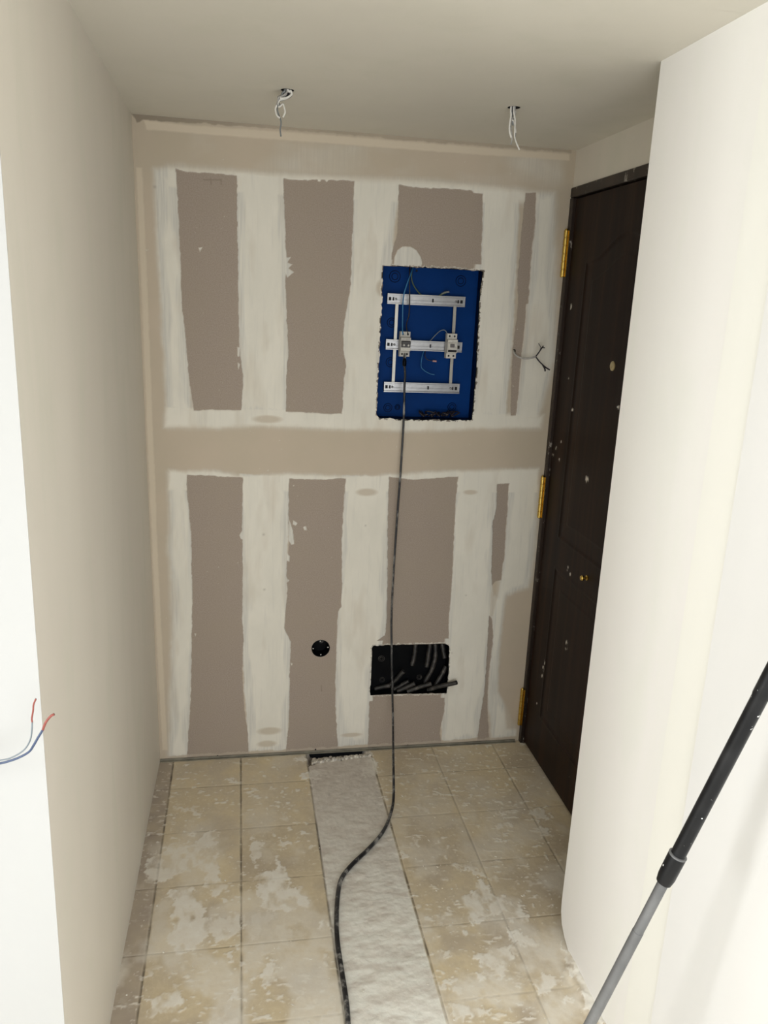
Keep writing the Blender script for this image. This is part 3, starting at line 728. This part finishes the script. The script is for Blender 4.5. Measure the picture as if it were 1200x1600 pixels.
door_o = door()
door_o.data.set_sharp_from_angle(angle=math.radians(50))
mb = MB()
mb.box((W-.006, -.900, 2.080), (W+.05, .001, 2.112), bev=.003); mb.box((W-.006, -.0235, 0.0), (W+.05, .001, 2.0795), bev=.003); mb.box((W-.004, -.905, 0), (W+.05, -.884, 2.0795), bev=.003)
mb.build('door_frame', M_frame, door_o)
mb = MB(); mb.quad((W+.047, -.9, 0), (W+.047, 0, 0), (W+.047, 0, 2.1), (W+.047, -.9, 2.1)); mb.build('door_back', M_frame, door_o)
def hinge(z0, z1):
    m = MB(); x, y = W-.0135, -.0150; r = .0082; n = 6; L = (z1-z0)/n; prof = [(0, .0001), (0, r*.75)]
    for k in range(n): prof += [(k*L+.0012, r*.8), (k*L+.0022, r), ((k+1)*L-.0022, r), ((k+1)*L-.0012, r*.8)]
    prof += [(n*L, r*.75), (n*L+.003, r*.5), (n*L+.004, .0001)]
    m.lathe(prof, (x, y, z0), (0, 0, 1), 18)
    m.box((W-.0085, y-.013, z0+.002), (W-.0055, y, z1-.002), bev=.0004)
    return m.build('hinge', M_brass, door_o, 'auto')
hinge(1.818, 1.975); hinge(.948, 1.108); hinge(.080, .240)
c = doorp(958, 572, .006); MB().lathe([(.001, .0001), (.004, .006), (.0045, .010), (.002, .0145), (-.001, .015), (-.006, .015)], (W+.0045, c[1], c[2]), (-1, 0, 0), 24).build('peephole', M_knob, door_o, 'auto')
c = doorp(918, 903, .006); MB().lathe([(-.004, .009), (.002, .009), (.004, .005), (.010, .005), (.013, .0085), (.018, .0095), (.022, .007), (.0235, .0001)], (W+.004, c[1], c[2]), (-1, 0, 0), 20).build('knob', M_brass, door_o, 'auto')
c = doorp(966, 636, .006); MB().lathe([(-.004, .0035), (.003, .0035), (.004, .0001)], (W+.006, c[1], c[2]), (-1, 0, 0), 12).build('screw', M_screw, door_o, 'auto')

# ------------------------------------------------------------------ BLUE ELECTRICAL BOX
bx0, bx1, bz0, bz1 = .781, 1.143, 1.309, 1.829; BD = .072
box_e = empty('electrical_box', ((bx0+bx1)/2, BD, bz0))
tag(box_e, 'large blue plastic distribution box recessed in the plasterboard, open without cover', 'electrical box')
m = MB(); m.box((bx0, BD, bz0), (bx1, BD+.003, bz1)); 
m.build('back_panel', M_blue, box_e)
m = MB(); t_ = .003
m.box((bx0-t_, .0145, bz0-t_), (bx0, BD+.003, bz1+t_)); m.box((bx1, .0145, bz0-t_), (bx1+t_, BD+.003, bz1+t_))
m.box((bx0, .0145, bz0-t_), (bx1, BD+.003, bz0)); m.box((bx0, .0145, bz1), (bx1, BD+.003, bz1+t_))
m.build('side_wall', M_blue_shade, box_e)
def ring(parent, px, py, r, name='knockout', mat=None, depth=BD, hgt=.0012):
    c = wallp(px, py, depth)
    m = MB()
    for rr in (r, r*.56):
        m.tube([(c[0]+rr*math.cos(q), depth-.0003, c[2]+rr*math.sin(q)) for q in np.linspace(0, 2*math.pi, 33)], .0013, 6, caps=False)
    m.build(name, mat or M_blue_shade, parent, 'auto')
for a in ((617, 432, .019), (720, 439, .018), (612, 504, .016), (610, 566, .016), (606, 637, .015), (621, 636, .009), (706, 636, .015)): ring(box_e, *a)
c = wallp(651, 423, BD); MB().lathe([(0, .004), (.003, .003), (.003, .0001)], (c[0], BD, c[2]), (0, -1, 0), 12).build('knockout', M_slot, box_e)
YR = .040    # rail plane
rails = []
def din_rail(pa, pb, name='mounting_rail'):
    a = wallp(*pa, YR); b = wallp(*pb, YR); L = float(b[0]-a[0]); ang = math.atan2(b[2]-a[2], b[0]-a[0])
    mt = Matrix.Translation(Vector((a[0], YR, a[2]))) @ Matrix.Rotation(-ang, 4, 'Y')
    m = MB(); h = .0175
    sec = [(-h, 0), (-h, .0012), (-.0140, .0012), (-.0140, .0125), (-.0120, .0125), (-.0120, .0075), (-.0030, .0075), (-.0026, .0070), (-.0018, .0070), (-.0014, .0075), (.0120, .0075), (.0120, .0125), (.0140, .0125), (.0140, .0012), (h, .0012), (h, 0), (.0150, 0), (.0150, .0135), (-.0150, .0135), (-.0150, 0)]
    n = len(sec); base = len(m.v)
    for X in (0, L):
        for z, y in sec: m.v.append(tuple(mt @ Vector((X, y, z))))
    for i in range(n): j = (i+1) % n; m.f.append((i, j, j+n, i+n))
    m.f.append(tuple(range(n))[::-1]); m.f.append(tuple(n+i for i in range(n)))
    r = m.build(name, M_steel, box_e)
    for X, w, hh in ((.010, .0042, .0055), (.022, .0026, .0055), (L*.585, .0028, .0060), (L-.024, .0026, .0055), (L-.012, .0042, .0055)):
        s = MB(); s.box((X-w, .0056, -hh), (X+w, .0062, hh), mt, bev=.0001); s.build('slot', M_slot, r)
    for X in (.031, L-.032):
        s = MB(); o = mt @ Vector((X, .0062, 0)); s.lathe([(0, .0042), (.0018, .0038), (.0026, .002), (.0026, .0001)], o, (0, -1, 0), 12); s.build('screw', M_rscrew, r, 'auto')
    return r
din_rail((605.5, 466.5), (727, 472)); din_rail((603, 538), (722, 543)); din_rail((600, 604.5), (718, 607.5))
def strip(pa, pb, mat_, wd_=.0105):
    a = wallp(*pa, YR+.012); b = wallp(*pb, YR+.012); m = MB(); n = len(m.v)
    w2 = wd_/2
    for P in (a, b):
        for dx, dy in ((-w2, 0), (w2, 0), (w2, .002), (-w2, .002)): m.v.append((P[0]+dx, P[1]-.004+dy, P[2]))
    for i in range(4): j = (i+1) % 4; m.f.append((i, j, j+4, i+4))
    m.f.append((3, 2, 1, 0)); m.f.append((4, 5, 6, 7)); m.build('support_strip', mat_, box_e)
strip((620.5, 466), (613.5, 606), M_strip_l); strip((711, 471), (703, 607), M_strip)
def breaker(pc, label, toggle_mat, body_mat, dark_switch):
    c = wallp(*pc, .0); w, hh = .0175, .0425
    y_f = -.004; y_b = YR-.0002
    c = wallp(*pc, y_f+.01); cx, cz = float(c[0]), float(c[2])
    e = empty('circuit_breaker', (cx, y_b, cz-hh)); tag(e, label, 'circuit breaker', 'breakers on the middle rail of the blue box')
    for s in (-1, 1):     # two poles
        x0, x1 = (cx-w, cx-.0002) if s < 0 else (cx+.0002, cx+w)
        prof = [(y_b, -hh), (y_f+.018, -hh), (y_f+.018, -.0245), (y_f+.004, -.0225), (y_f+.004, .0225), (y_f+.018, .0245), (y_f+.018, hh), (y_b, hh)]
        m = MB(); n = len(prof)
        for x in (x0, x1):
            for y, z in prof: m.v.append((x, y, cz+z))
        for i in range(n): j = (i+1) % n; m.f.append((i, j, j+n, i+n))
        m.f.append(tuple(range(n))); m.f.append(tuple(n+i for i in range(n))[::-1])
        b = m.build('body', body_mat, e)
        for z in (-.034, .034):
            xm = (x0+x1)/2; s_ = MB().lathe([(0, .0036), (.0004, .0036), (.0004, .0001)], (xm, y_f+.018, cz+z), (0, -1, 0), 14).build('terminal_screw', M_slot, b)
    m = MB(); m.box((cx-.0160, y_f-.0005, cz-.010), (cx+.0160, y_f+.004, cz+.012), bev=.0008); m.build('face_plate', M_brk_l if not dark_switch else M_tog, e)
    m = MB()
    if dark_switch:
        m.box((cx-.0150, y_f-.010, cz+.002), (cx+.0150, y_f, cz+.010), bev=.0015); m.build('toggle', M_tog, e)
        for s in (-1, 1): m = MB(); m.box((cx+s*.008-.003, y_f-.007, cz-.006), (cx+s*.008+.003, y_f-.0005, cz+.001), bev=.001); m.build('toggle', M_brk_l, e)
        m = MB(); m.box((cx-.0165, y_f+.0034, cz-.0215), (cx+.0165, y_f+.0042, cz-.011)); m.build('face_label', M_brk_l, e)
    else:
        m.box((cx-.0100, y_f-.008, cz-.004), (cx+.004, y_f, cz+.008), bev=.001); m.build('toggle', simple('breaker_mid_toggle', (.14, .13, .13), .45), e)
        m = MB(); m.box((cx+.007, y_f-.0022, cz-.006), (cx+.012, y_f-.0005, cz), bev=.0008); m.build('test_button', M_brk, e)
        m = MB(); m.box((cx-.0155, y_f+.0034, cz-.0200), (cx+.0155, y_f+.0042, cz-.0125)); m.build('face_label', M_slot, e)
    return e
breaker((633.5, 538), 'grey two-pole circuit breaker with black switch, clipped at the left above the black cable', M_tog, M_brk, True)
breaker((706.5, 541), 'dusty grey two-pole circuit breaker at the right end of the middle rail', M_tog, M_brk_l, False)

def wire(name, label, pts, r, mat, cat='wire', group=None, extra=None, parent=None, seg=8, n=8):
    P = smooth_path(pts, n); m = MB().tube(P, r, seg)
    o = m.build(name, mat, parent, True)
    if parent is None: tag(o, label, cat, group)
    return o
B = lambda x, y, d=.03: wallp(x, y, d)
wire('blue_wire', 'blue wire dropping from the top of the blue box into the left breaker', [B(648, 413, .06), B(643, 425, .03), B(634, 450, .015), B(630, 468, .022), B(629, 500, .03), B(629, 515, .015), (wallp(629.5, 523, .012))], .0022, M_bluewire)
wire('black_wire', 'black wire dropping from the top of the blue box into the left breaker', [B(641, 413, .06), B(640, 425, .03), B(640, 450, .015), B(640, 468, .02), B(639, 492, .03), B(635, 508, .025), B(637.5, 523, .012)], .0022, M_darkwire)
wire('earth_wire', 'green and yellow wire curling behind the top rail of the blue box', [B(646, 413, .06), B(643, 432, .045), B(647, 447, .05), B(660, 462, .058), B(678, 465, .062), B(690, 460, .058), B(698, 457, .05)], .0022, M_green)
wire('wire_tail', 'short dark wire tail with bared end above the top rail', [B(688, 461, .062), B(695, 457, .054), B(702, 456, .046)], .0035, M_greywire)
o = wire('pale_wire', 'thin pale blue wire arching up to the right breaker', [B(671, 534, .062), B(680, 524, .05), B(688, 517, .035), B(695, 516, .025), B(700, 523, .018)], .0016, M_palegrey)
wire('thin_blue_wire', 'thin blue wire looping below the middle rail of the blue box', [B(664, 545, .064), B(660, 555, .055), B(658, 572, .05), B(663, 579, .048), B(672, 584, .046), B(679, 585.5, .044)], .0014, M_bluewire)
t = empty('capped_wire', B(665, 548, .064)); tag(t, 'dark wire with a small pink capped end below the middle rail', 'wire')
wire('insulation', '', [B(665, 545, .066), B(664, 556, .06), B(668, 562, .056), B(676, 564, .05)], .0014, M_darkwire, parent=t)
wire('cap', '', [B(676, 564, .05), B(682, 564.5, .048)], .0035, M_pink, parent=t)
t = empty('wire_stub_bundle', (1.02, .05, bz0)); tag(t, 'tangle of black wire stubs lying in the bottom of the blue box', 'wires')
for k in range(12):
    x = 1.0+.0105*k-.035; z = bz0+.004+random.uniform(0, .004)
    wire('wire', '', [(x, .062, z), (x+random.uniform(-.02, .02), .045, z+random.uniform(.008, .026)), (x+random.uniform(-.02, .025), .028, z+random.uniform(.006, .022)), (x+random.uniform(-.02, .03), .018, z+random.uniform(.002, .012))], .0028, M_darkwire, parent=t, n=5)

# ------------------------------------------------------------------ BLACK POWER CABLE from the breaker to the floor
W_ = lambda x, y, d: wallp(x, y, d)
cable = empty('power_cable', floorp(612, 1272)); tag(cable, 'long dusty black cable hanging from the left breaker and snaking over the floor', 'cable')
pts = [W_(631.5, 566, .012), W_(633, 585, -.006), W_(632, 604, -.016), W_(631, 650, -.024), W_(627, 720, -.03), W_(619, 830, -.04), W_(612, 950, -.05), W_(612, 1020, -.058), W_(613, 1080, -.070), W_(614, 1130, -.090)]
r0_ = .0052
fl = [(614.5, 1185), (615, 1243), (610.5, 1271), (598, 1300), (576, 1326), (556, 1345), (543, 1359), (534, 1372), (529, 1390), (526, 1425), (527, 1469), (534, 1517), (541, 1564), (544, 1605), (546, 1680), (552, 1800)]
hts = [.090, .030, .010, .0072, .0072]+[.0072]*11
pts += [on(x, y, 2, h) for (x, y), h in zip(fl, hts)]
P = smooth_path(pts, 8); R_ = [.0040+.0028*min(1, max(0, (i-75)/45)) for i in range(len(P))]
CABLE_XY = [p for p in P if p.z < .05]
MB().tube(P, R_, 12).build('jacket', M_cable, cable, True)
for (dx, mt_) in ((-.004, M_darkwire), (.004, M_greywire)):
    q = W_(631.5, 566, .012); g_ = W_(633 + dx*300, 552, .012)
    wire('core', '', [(g_[0], .018, g_[2]+.004), (g_[0], .014, g_[2]-.006), (q[0]+dx*.6, .012, q[2]+.004), (q[0]+dx*.2, .010, q[2]-.008)], .0026, mt_, parent=cable)
q = W_(632, 567, .008); MB().lathe([(0, .0035), (.002, .007), (.018, .0072), (.026, .0045), (.028, .0035)], (q[0], .008, q[2]-.012), (.0, 0.05, 1), 14).build('gland', M_blk, cable, True)

# ------------------------------------------------------------------ LOWER BLACK JUNCTION BOX
jx0, jx1, jz0, jz1 = .800, 1.114, .227, .444; JD = .055
jb = empty('junction_box', ((jx0+jx1)/2, JD, jz0)); tag(jb, 'rectangular black plastic box recessed low in the plasterboard, full of conduits', 'junction box')
MB().box((jx0, JD, jz0), (jx1, JD+.003, jz1)).build('back_panel', M_blk, jb)
m = MB(); m.box((jx0-.003, .001, jz0-.003), (jx0, JD, jz1+.003)); m.box((jx1, .001, jz0-.003), (jx1+.003, JD, jz1+.003)); m.box((jx0, .001, jz0-.003), (jx1, JD, jz0)); m.box((jx0, .001, jz1), (jx1, JD, jz1+.003)); m.build('side_wall', M_blk, jb)
for a in ((596, 1029, .012), (597, 1062, .010), (655, 1058, .010)): ring(jb, *a, mat=M_cond, depth=JD)
def zc(x, y): return (570+x/7.06, 990+y/7.06)
conds = [
    ('corrugated conduit end leaning up at the left of the black box', [((290, 560), .040), ((350, 500), .032), ((428, 412), .020)]),
    ('corrugated conduit lying flat in the bottom left of the black box', [((110, 610), .048), ((200, 585), .042), ((282, 572), .034)]),
    ('corrugated conduit lying across the bottom middle of the black box', [((320, 615), .046), ((400, 570), .040), ((482, 522), .034)]),
    ('corrugated conduit with an open dark end at the centre bottom of the black box', [((360, 635), .030), ((460, 590), .022), ((552, 548), .014)]),
    ('corrugated conduit pointing right beside the one that sticks out', [((470, 640), .020), ((600, 590), .012), ((735, 552), .006)]),
    ('corrugated conduit sticking out of the black box to the right over the wall', [((700, 620), .030), ((790, 590), .006), ((900, 565), -.016), ((1015, 540), -.036)]),
    ('long corrugated conduit curving down through the right half of the black box', [((775, 95), .045), ((780, 230), .036), ((745, 380), .034), ((660, 540), .040)]),
    ('corrugated conduit hanging from the top middle of the black box', [((560, 95), .048), ((550, 220), .042), ((522, 350), .038)]),
    ('short corrugated conduit hanging at the top centre right of the black box', [((720, 95), .030), ((705, 230), .022), ((680, 368), .014)]),
    ('short corrugated conduit hanging in the top right corner of the black box', [((850, 95), .030), ((865, 190), .020), ((882, 272), .010)]),
    ('corrugated conduit slanting down at the right side of the black box', [((895, 360), .044), ((850, 450), .036), ((770, 585), .032)]),
]
for lab, pp in conds:
    P = smooth_path([wallp(*zc(*q), d) for q, d in pp], 14)
    # corrugation: resample finely with an alternating radius
    L = [0]
    for i in range(1, len(P)): L.append(L[-1]+(P[i]-P[i-1]).length)
    nn = max(8, int(L[-1]/.0011)); Q = []; RR = []
    for k in range(nn+1):
        s = L[-1]*k/nn; i = max(j for j in range(len(L)) if L[j] <= s+1e-9); i = min(i, len(P)-2); f_ = (s-L[i])/max(1e-9, L[i+1]-L[i]); Q.append(P[i].lerp(P[i+1], f_)); RR.append(.0084+.0007*math.cos(2*math.pi*k/3.0))
    e = empty('conduit', P[0]); tag(e, lab, 'conduit', 'corrugated conduits in the low black box')
    m = MB().tube(Q, RR, 14, caps=False); dirn = (Q[-1]-Q[-2]).normalized()
    m.build('tube', M_cond, e, True)
    MB().lathe([(-.02, .0001), (-.02, .0062), (0, .0064), (.0006, .0076), (0, .0078)], Q[-1], dirn, 14).build('bore', M_dark, e, True)

# round socket box
c = wallp(501, 1013); rb = empty('round_socket_box', (c[0], .045, c[2]-.03)); tag(rb, 'small round black socket box with four screws, recessed beside the rectangular one', 'socket box')
MB().lathe([(.0, .0345), (.0, .0325), (-.004, .0315), (-.045, .0300), (-.046, .0001)], (c[0], -.0012, c[2]), (0, -1, 0), 48, False).build('cup', M_blk, rb, 'auto')
for a in range(4):
    t_ = math.pi/2*a+.06; x = c[0]+.0278*math.cos(t_); z = c[2]+.0278*math.sin(t_)
    b = MB().lathe([(-.02, .0042), (.0, .0042), (.0004, .0001)], (x, .004, z), (0, -1, 0), 14).build('screw_post', M_blk, rb, 'auto')
    MB().lathe([(0, .0023), (.0012, .0021), (.0014, .0001)], (x, .0036, z), (0, -1, 0), 12).build('screw', M_screw, rb, 'auto')
MB().lathe([(0, .0001), (0, .009), (.001, .009), (.001, .0001)], (c[0]+.006, .040, c[2]+.012), (0, -1, 0), 20).build('knockout', M_cond, rb)

# ------------------------------------------------------------------ loose wires
Z_ = lambda x, y, d: wallp(780+x/10, 500+y/10, d)
ww = empty('wall_wire', Z_(225, 480, 0)); tag(ww, 'pale cable poking from the plastered wall beside the door, split into dark ends', 'wire')
wire('jacket', '', [Z_(228, 478, .03), Z_(226, 482, 0), Z_(240, 520, -.02), Z_(290, 570, -.035), (Z_(370, 597, -.045)), Z_(470, 598, -.05), Z_(575, 570, -.055)], .0034, M_dust, parent=ww)
wire('conductor', '', [Z_(570, 572, -.055), Z_(610, 520, -.06), Z_(650, 460, -.062), Z_(690, 405, -.06)], .0024, M_darkwire, parent=ww)
wire('conductor', '', [Z_(640, 455, -.061), Z_(650, 430, -.058), Z_(615, 365, -.055)], .0012, M_darkwire, parent=ww)
wire('conductor', '', [Z_(670, 430, -.061), Z_(712, 435, -.06)], .0018, M_darkwire, parent=ww)
wire('conductor', '', [Z_(570, 572, -.055), Z_(620, 640, -.06), Z_(690, 710, -.062), Z_(740, 750, -.06), Z_(790, 780, -.06)], .0024, M_darkwire, parent=ww)
wire('conductor', '', [Z_(680, 705, -.062), Z_(712, 760, -.06), Z_(718, 800, -.058)], .0028, M_darkwire, parent=ww)

def strands(name, label, hole, zfun, lst):
    e = empty(name, (hole[0], hole[1], H)); tag(e, label, 'wires', 'wire bundles hanging from the ceiling')
    for pts, r, mat, off in lst:
        P = [(hole[0]+off[0]*.6, hole[1]+off[1]*.6, H+.06)]+[q+np.array([0, off[1], 0]) for q in (zfun(x, y) for x, y in pts)]
        P = [P[0]]+[p for p in P[1:]]
        wire('wire', '', P, r*1.3, mat, parent=e, seg=7, n=7)
    return e
za = lambda x, y: on(400+x/13.33, 110+y/13.33, 1, HOLE_A[1])
strands('ceiling_wires', 'tangled white and grey wires hanging from the left ceiling hole', HOLE_A, za, [
    ([(660, 400), (740, 460), (715, 530), (620, 600), (500, 625), (450, 700), (405, 800), (412, 890), (450, 970), (500, 1000)], .0019, M_whitewire, (.004, -.006)),
    ([(690, 420), (745, 500), (690, 560), (560, 610), (470, 640), (440, 740), (455, 860), (500, 980), (522, 1060), (520, 1140), (505, 1230), (520, 1370)], .0016, M_greywire, (.006, .004)),
    ([(640, 420), (600, 520), (500, 560), (455, 640), (480, 760), (560, 700), (590, 790), (605, 880), (560, 980)], .0018, M_whitewire, (-.004, 0)),
    ([(620, 420), (560, 500), (500, 570), (470, 660), (500, 740)], .0026, M_greywire, (-.006, .005)),
    ([(700, 410), (740, 480), (700, 550), (620, 570), (540, 590)], .0022, M_dust, (.008, 0)),
    ([(660, 410), (720, 440), (735, 520), (650, 580), (560, 600), (490, 590)], .0020, M_whitewire, (.002, -.010)),
    ([(600, 410), (560, 460), (520, 540), (460, 570), (470, 620), (440, 700), (455, 760)], .0020, M_greywire, (-.003, -.006)),
    ([(590, 430), (570, 500), (630, 520), (700, 470)], .0022, M_darkwire, (-.002, .004)),
    ([(650, 410), (640, 470), (560, 540), (470, 580), (450, 660), (430, 740)], .0018, M_dust, (0, -.008))])
zb = lambda x, y: on(770+x/14.54, 140+y/14.54, 1, HOLE_B[1])
strands('ceiling_wires', 'thin white wires hanging straight down from the right ceiling hole', HOLE_B, zb, [
    ([(400, 440), (405, 580), (375, 780), (370, 950), (410, 1100)], .0020, M_whitewire, (-.006, -.004)),
    ([(490, 440), (510, 520), (460, 640), (400, 720), (380, 860)], .0016, M_dust, (.005, -.004)),
    ([(420, 480), (440, 640), (485, 720), (515, 850), (535, 980)], .0018, M_whitewire, (-.003, .004)),
    ([(460, 440), (490, 700), (485, 920), (480, 1080), (520, 1220), (590, 1380)], .0016, M_whitewire, (.002, -.006)),
    ([(440, 420), (460, 560), (470, 680), (480, 800)], .0026, M_greywire, (0, .006)),
    ([(470, 430), (440, 620), (500, 780), (530, 960), (515, 1120)], .0014, M_greywire, (.004, .006)),
    ([(430, 440), (455, 620), (430, 820), (460, 1080), (430, 1240)], .0016, M_dust, (-.004, .008))])

zl = lambda x, y, d: on(x/10.67, 1070+y/10.67, 1, YL+d)
lw = empty('wall_wire', zl(-500, 1400, 0)); tag(lw, 'pair of blue and pale grey wires with bared red ends at the white left wall', 'wire')
root = zl(-500, 1400, .02)
wire('wire', '', [root, zl(-480, 1390, -.02), zl(-250, 1310, -.05), zl(0, 1258, -.06), zl(150, 1230, -.065), zl(330, 1140, -.07), zl(440, 1040, -.07), zl(510, 900, -.07), zl(530, 760, -.07), zl(536, 620, -.07)], .0012, M_palegrey, parent=lw)
tag(wire('bare_end', '', [zl(536, 620, -.07), zl(530, 560, -.07), zl(552, 430, -.07), zl(560, 330, -.07), zl(598, 235, -.07)], .0013, M_copper, parent=lw), 'dull red bared end of the pale wire')
wire('wire', '', [root+np.array([0, 0, -.006]), zl(-480, 1440, -.02), zl(-250, 1370, -.05), zl(0, 1310, -.06), zl(100, 1288, -.065), zl(300, 1220, -.07), zl(480, 1120, -.075), zl(560, 1010, -.08), zl(640, 870, -.08), zl(715, 750, -.08)], .0018, M_bluegrey, parent=lw)
tag(wire('bare_end', '', [zl(715, 750, -.08), zl(735, 690, -.08), zl(780, 600, -.08), zl(850, 520, -.08), zl(905, 490, -.08)], .0019, M_copper, parent=lw), 'red bared copper end of the blue wire')
wire('sleeve', '', [zl(470, 1125, -.0748), zl(520, 1080, -.077)], .0012, M_whitewire, parent=lw)

# ------------------------------------------------------------------ TELESCOPIC POLE
def pt(x, y, D): return Vector([float(c) for c in (CAM+ray(x, y)*D)])
pa, pb_ = pt(921.5, 1600, 1.45), pt(1208, 1050, 1.22); dr = (pb_-pa).normalized()
foot = pa-dr*((pa.z-.008)/dr.z); 
tmax = (XC-.009-.0135-pa.x)/dr.x; top = pa+dr*tmax
pole = empty('extension_pole', foot); tag(pole, 'telescopic pole of black and grey tube leaning against the right wall', 'pole')
def along(px, py):
    best = min((abs((float((Vector(foot)+dr*s-Vector(CAM)) @ Vector(RX)) if False else 0)), s) for s in (0,))
    lo, hi = 0, (top-foot).length
    def prj(s):
        d = foot+dr*s-Vector(CAM); z = d.dot(Vector(FW)); return 800-FPX*d.dot(Vector(UX))/z
    for _ in range(50):
        mid = (lo+hi)/2
        if prj(mid) > py: lo = mid
        else: hi = mid
    return lo
s_c0, s_c1 = along(0, 1378), along(0, 1336); s_j = along(0, 1455); s_end = (top-foot).length
MB().lathe([(0, .0001), (.0, .007), (.004, .0095), (s_j, .0098), (s_j+.0005, .0092), (s_c0+.01, .0092)], foot, dr, 24).build('inner_tube', M_tube, pole, 'auto')
MB().lathe([(s_c0-.002, .0092), (s_c0, .0128), (s_c0+.012, .0146), (s_c1-.004, .0150), (s_c1, .0145), (s_c1+.0005, .0122)], foot, dr, 28).build('collar', M_pole, pole, 'auto')
MB().lathe([(s_c1-.001, .0152), (s_c1+.0012, .0153), (s_c1+.0022, .0140), (s_c1+.0024, .0120)], foot, dr, 28).build('ring', M_tube, pole, 'auto')
s_h = along(0, 1090)
MB().lathe([(s_c1, .0122), (s_h, .0124), (s_h+.004, .0133), (s_end-.006, .0133), (s_end, .010), (s_end+.001, .0001)], foot, dr, 28).build('outer_tube', M_pole, pole, 'auto')

# ------------------------------------------------------------------ debris
def chunks(name, label, cat, n, place, size, mat, flat=.5):
    rs = random.Random(11+n); m = MB()
    for k in range(n):
        x, y, z = place(rs); s = size(rs); a = rs.uniform(0, 6.28); b = len(m.v); sx = s*rs.uniform(.7, 1.5); sy = s*rs.uniform(.5, 1)
        top = []
        K = 6
        for lev, sc in ((0, 1.0), (s*flat*rs.uniform(.6, 1.2), .6)):
            for q in range(K):
                t = 2*math.pi*q/K; u = sx*sc*math.cos(t)*rs.uniform(.75, 1.2); v = sy*sc*math.sin(t)*rs.uniform(.75, 1.2)
                m.v.append((x+u*math.cos(a)-v*math.sin(a), y+u*math.sin(a)+v*math.cos(a), z+lev))
        for q in range(K): m.f.append((b+q, b+(q+1) % K, b+K+(q+1) % K, b+K+q))
        m.f.append(tuple(b+K+q for q in range(K))); m.f.append(tuple(b+q for q in reversed(range(K))))
    o = m.build(name, mat, None, False, fix=False); tag(o, label, cat, kind='stuff'); return o
def pl_crumb(rs):
    while True:
        x = rs.uniform(.02, 1.40); y = rs.uniform(-1.5, -.02)
        if x > 1.17 and y < -.96: continue
        if min(math.hypot(x-c_.x, y-c_.y) for c_ in CABLE_XY) < .022: continue
        if .57 < x < .80 and y > -.07: continue
        if rs.random() < (.35+.65*(x > .8)): return x, y, .0002
chunks('plaster_crumbs', 'small white plaster crumbs and paint drips scattered over the tiled floor', 'plaster crumbs', 360, pl_crumb, lambda r: r.choice([.001, .0015, .002, .0025, .004]), M_crumb, .3)
def pl_rub(r):
    x = r.uniform(.58, .81); t_ = r.random()**.8
    return x, -.022-(.055-.03*(x-.58)/.23)*t_, -.026+.020*t_+.004*r.random()
chunks('broken_mortar_rubble', 'broken mortar bits in the dark hollow where the trench meets the back wall', 'rubble', 260,
       pl_rub, lambda r: r.choice([.003, .004, .006, .008, .011]), M_rub, 1.1)
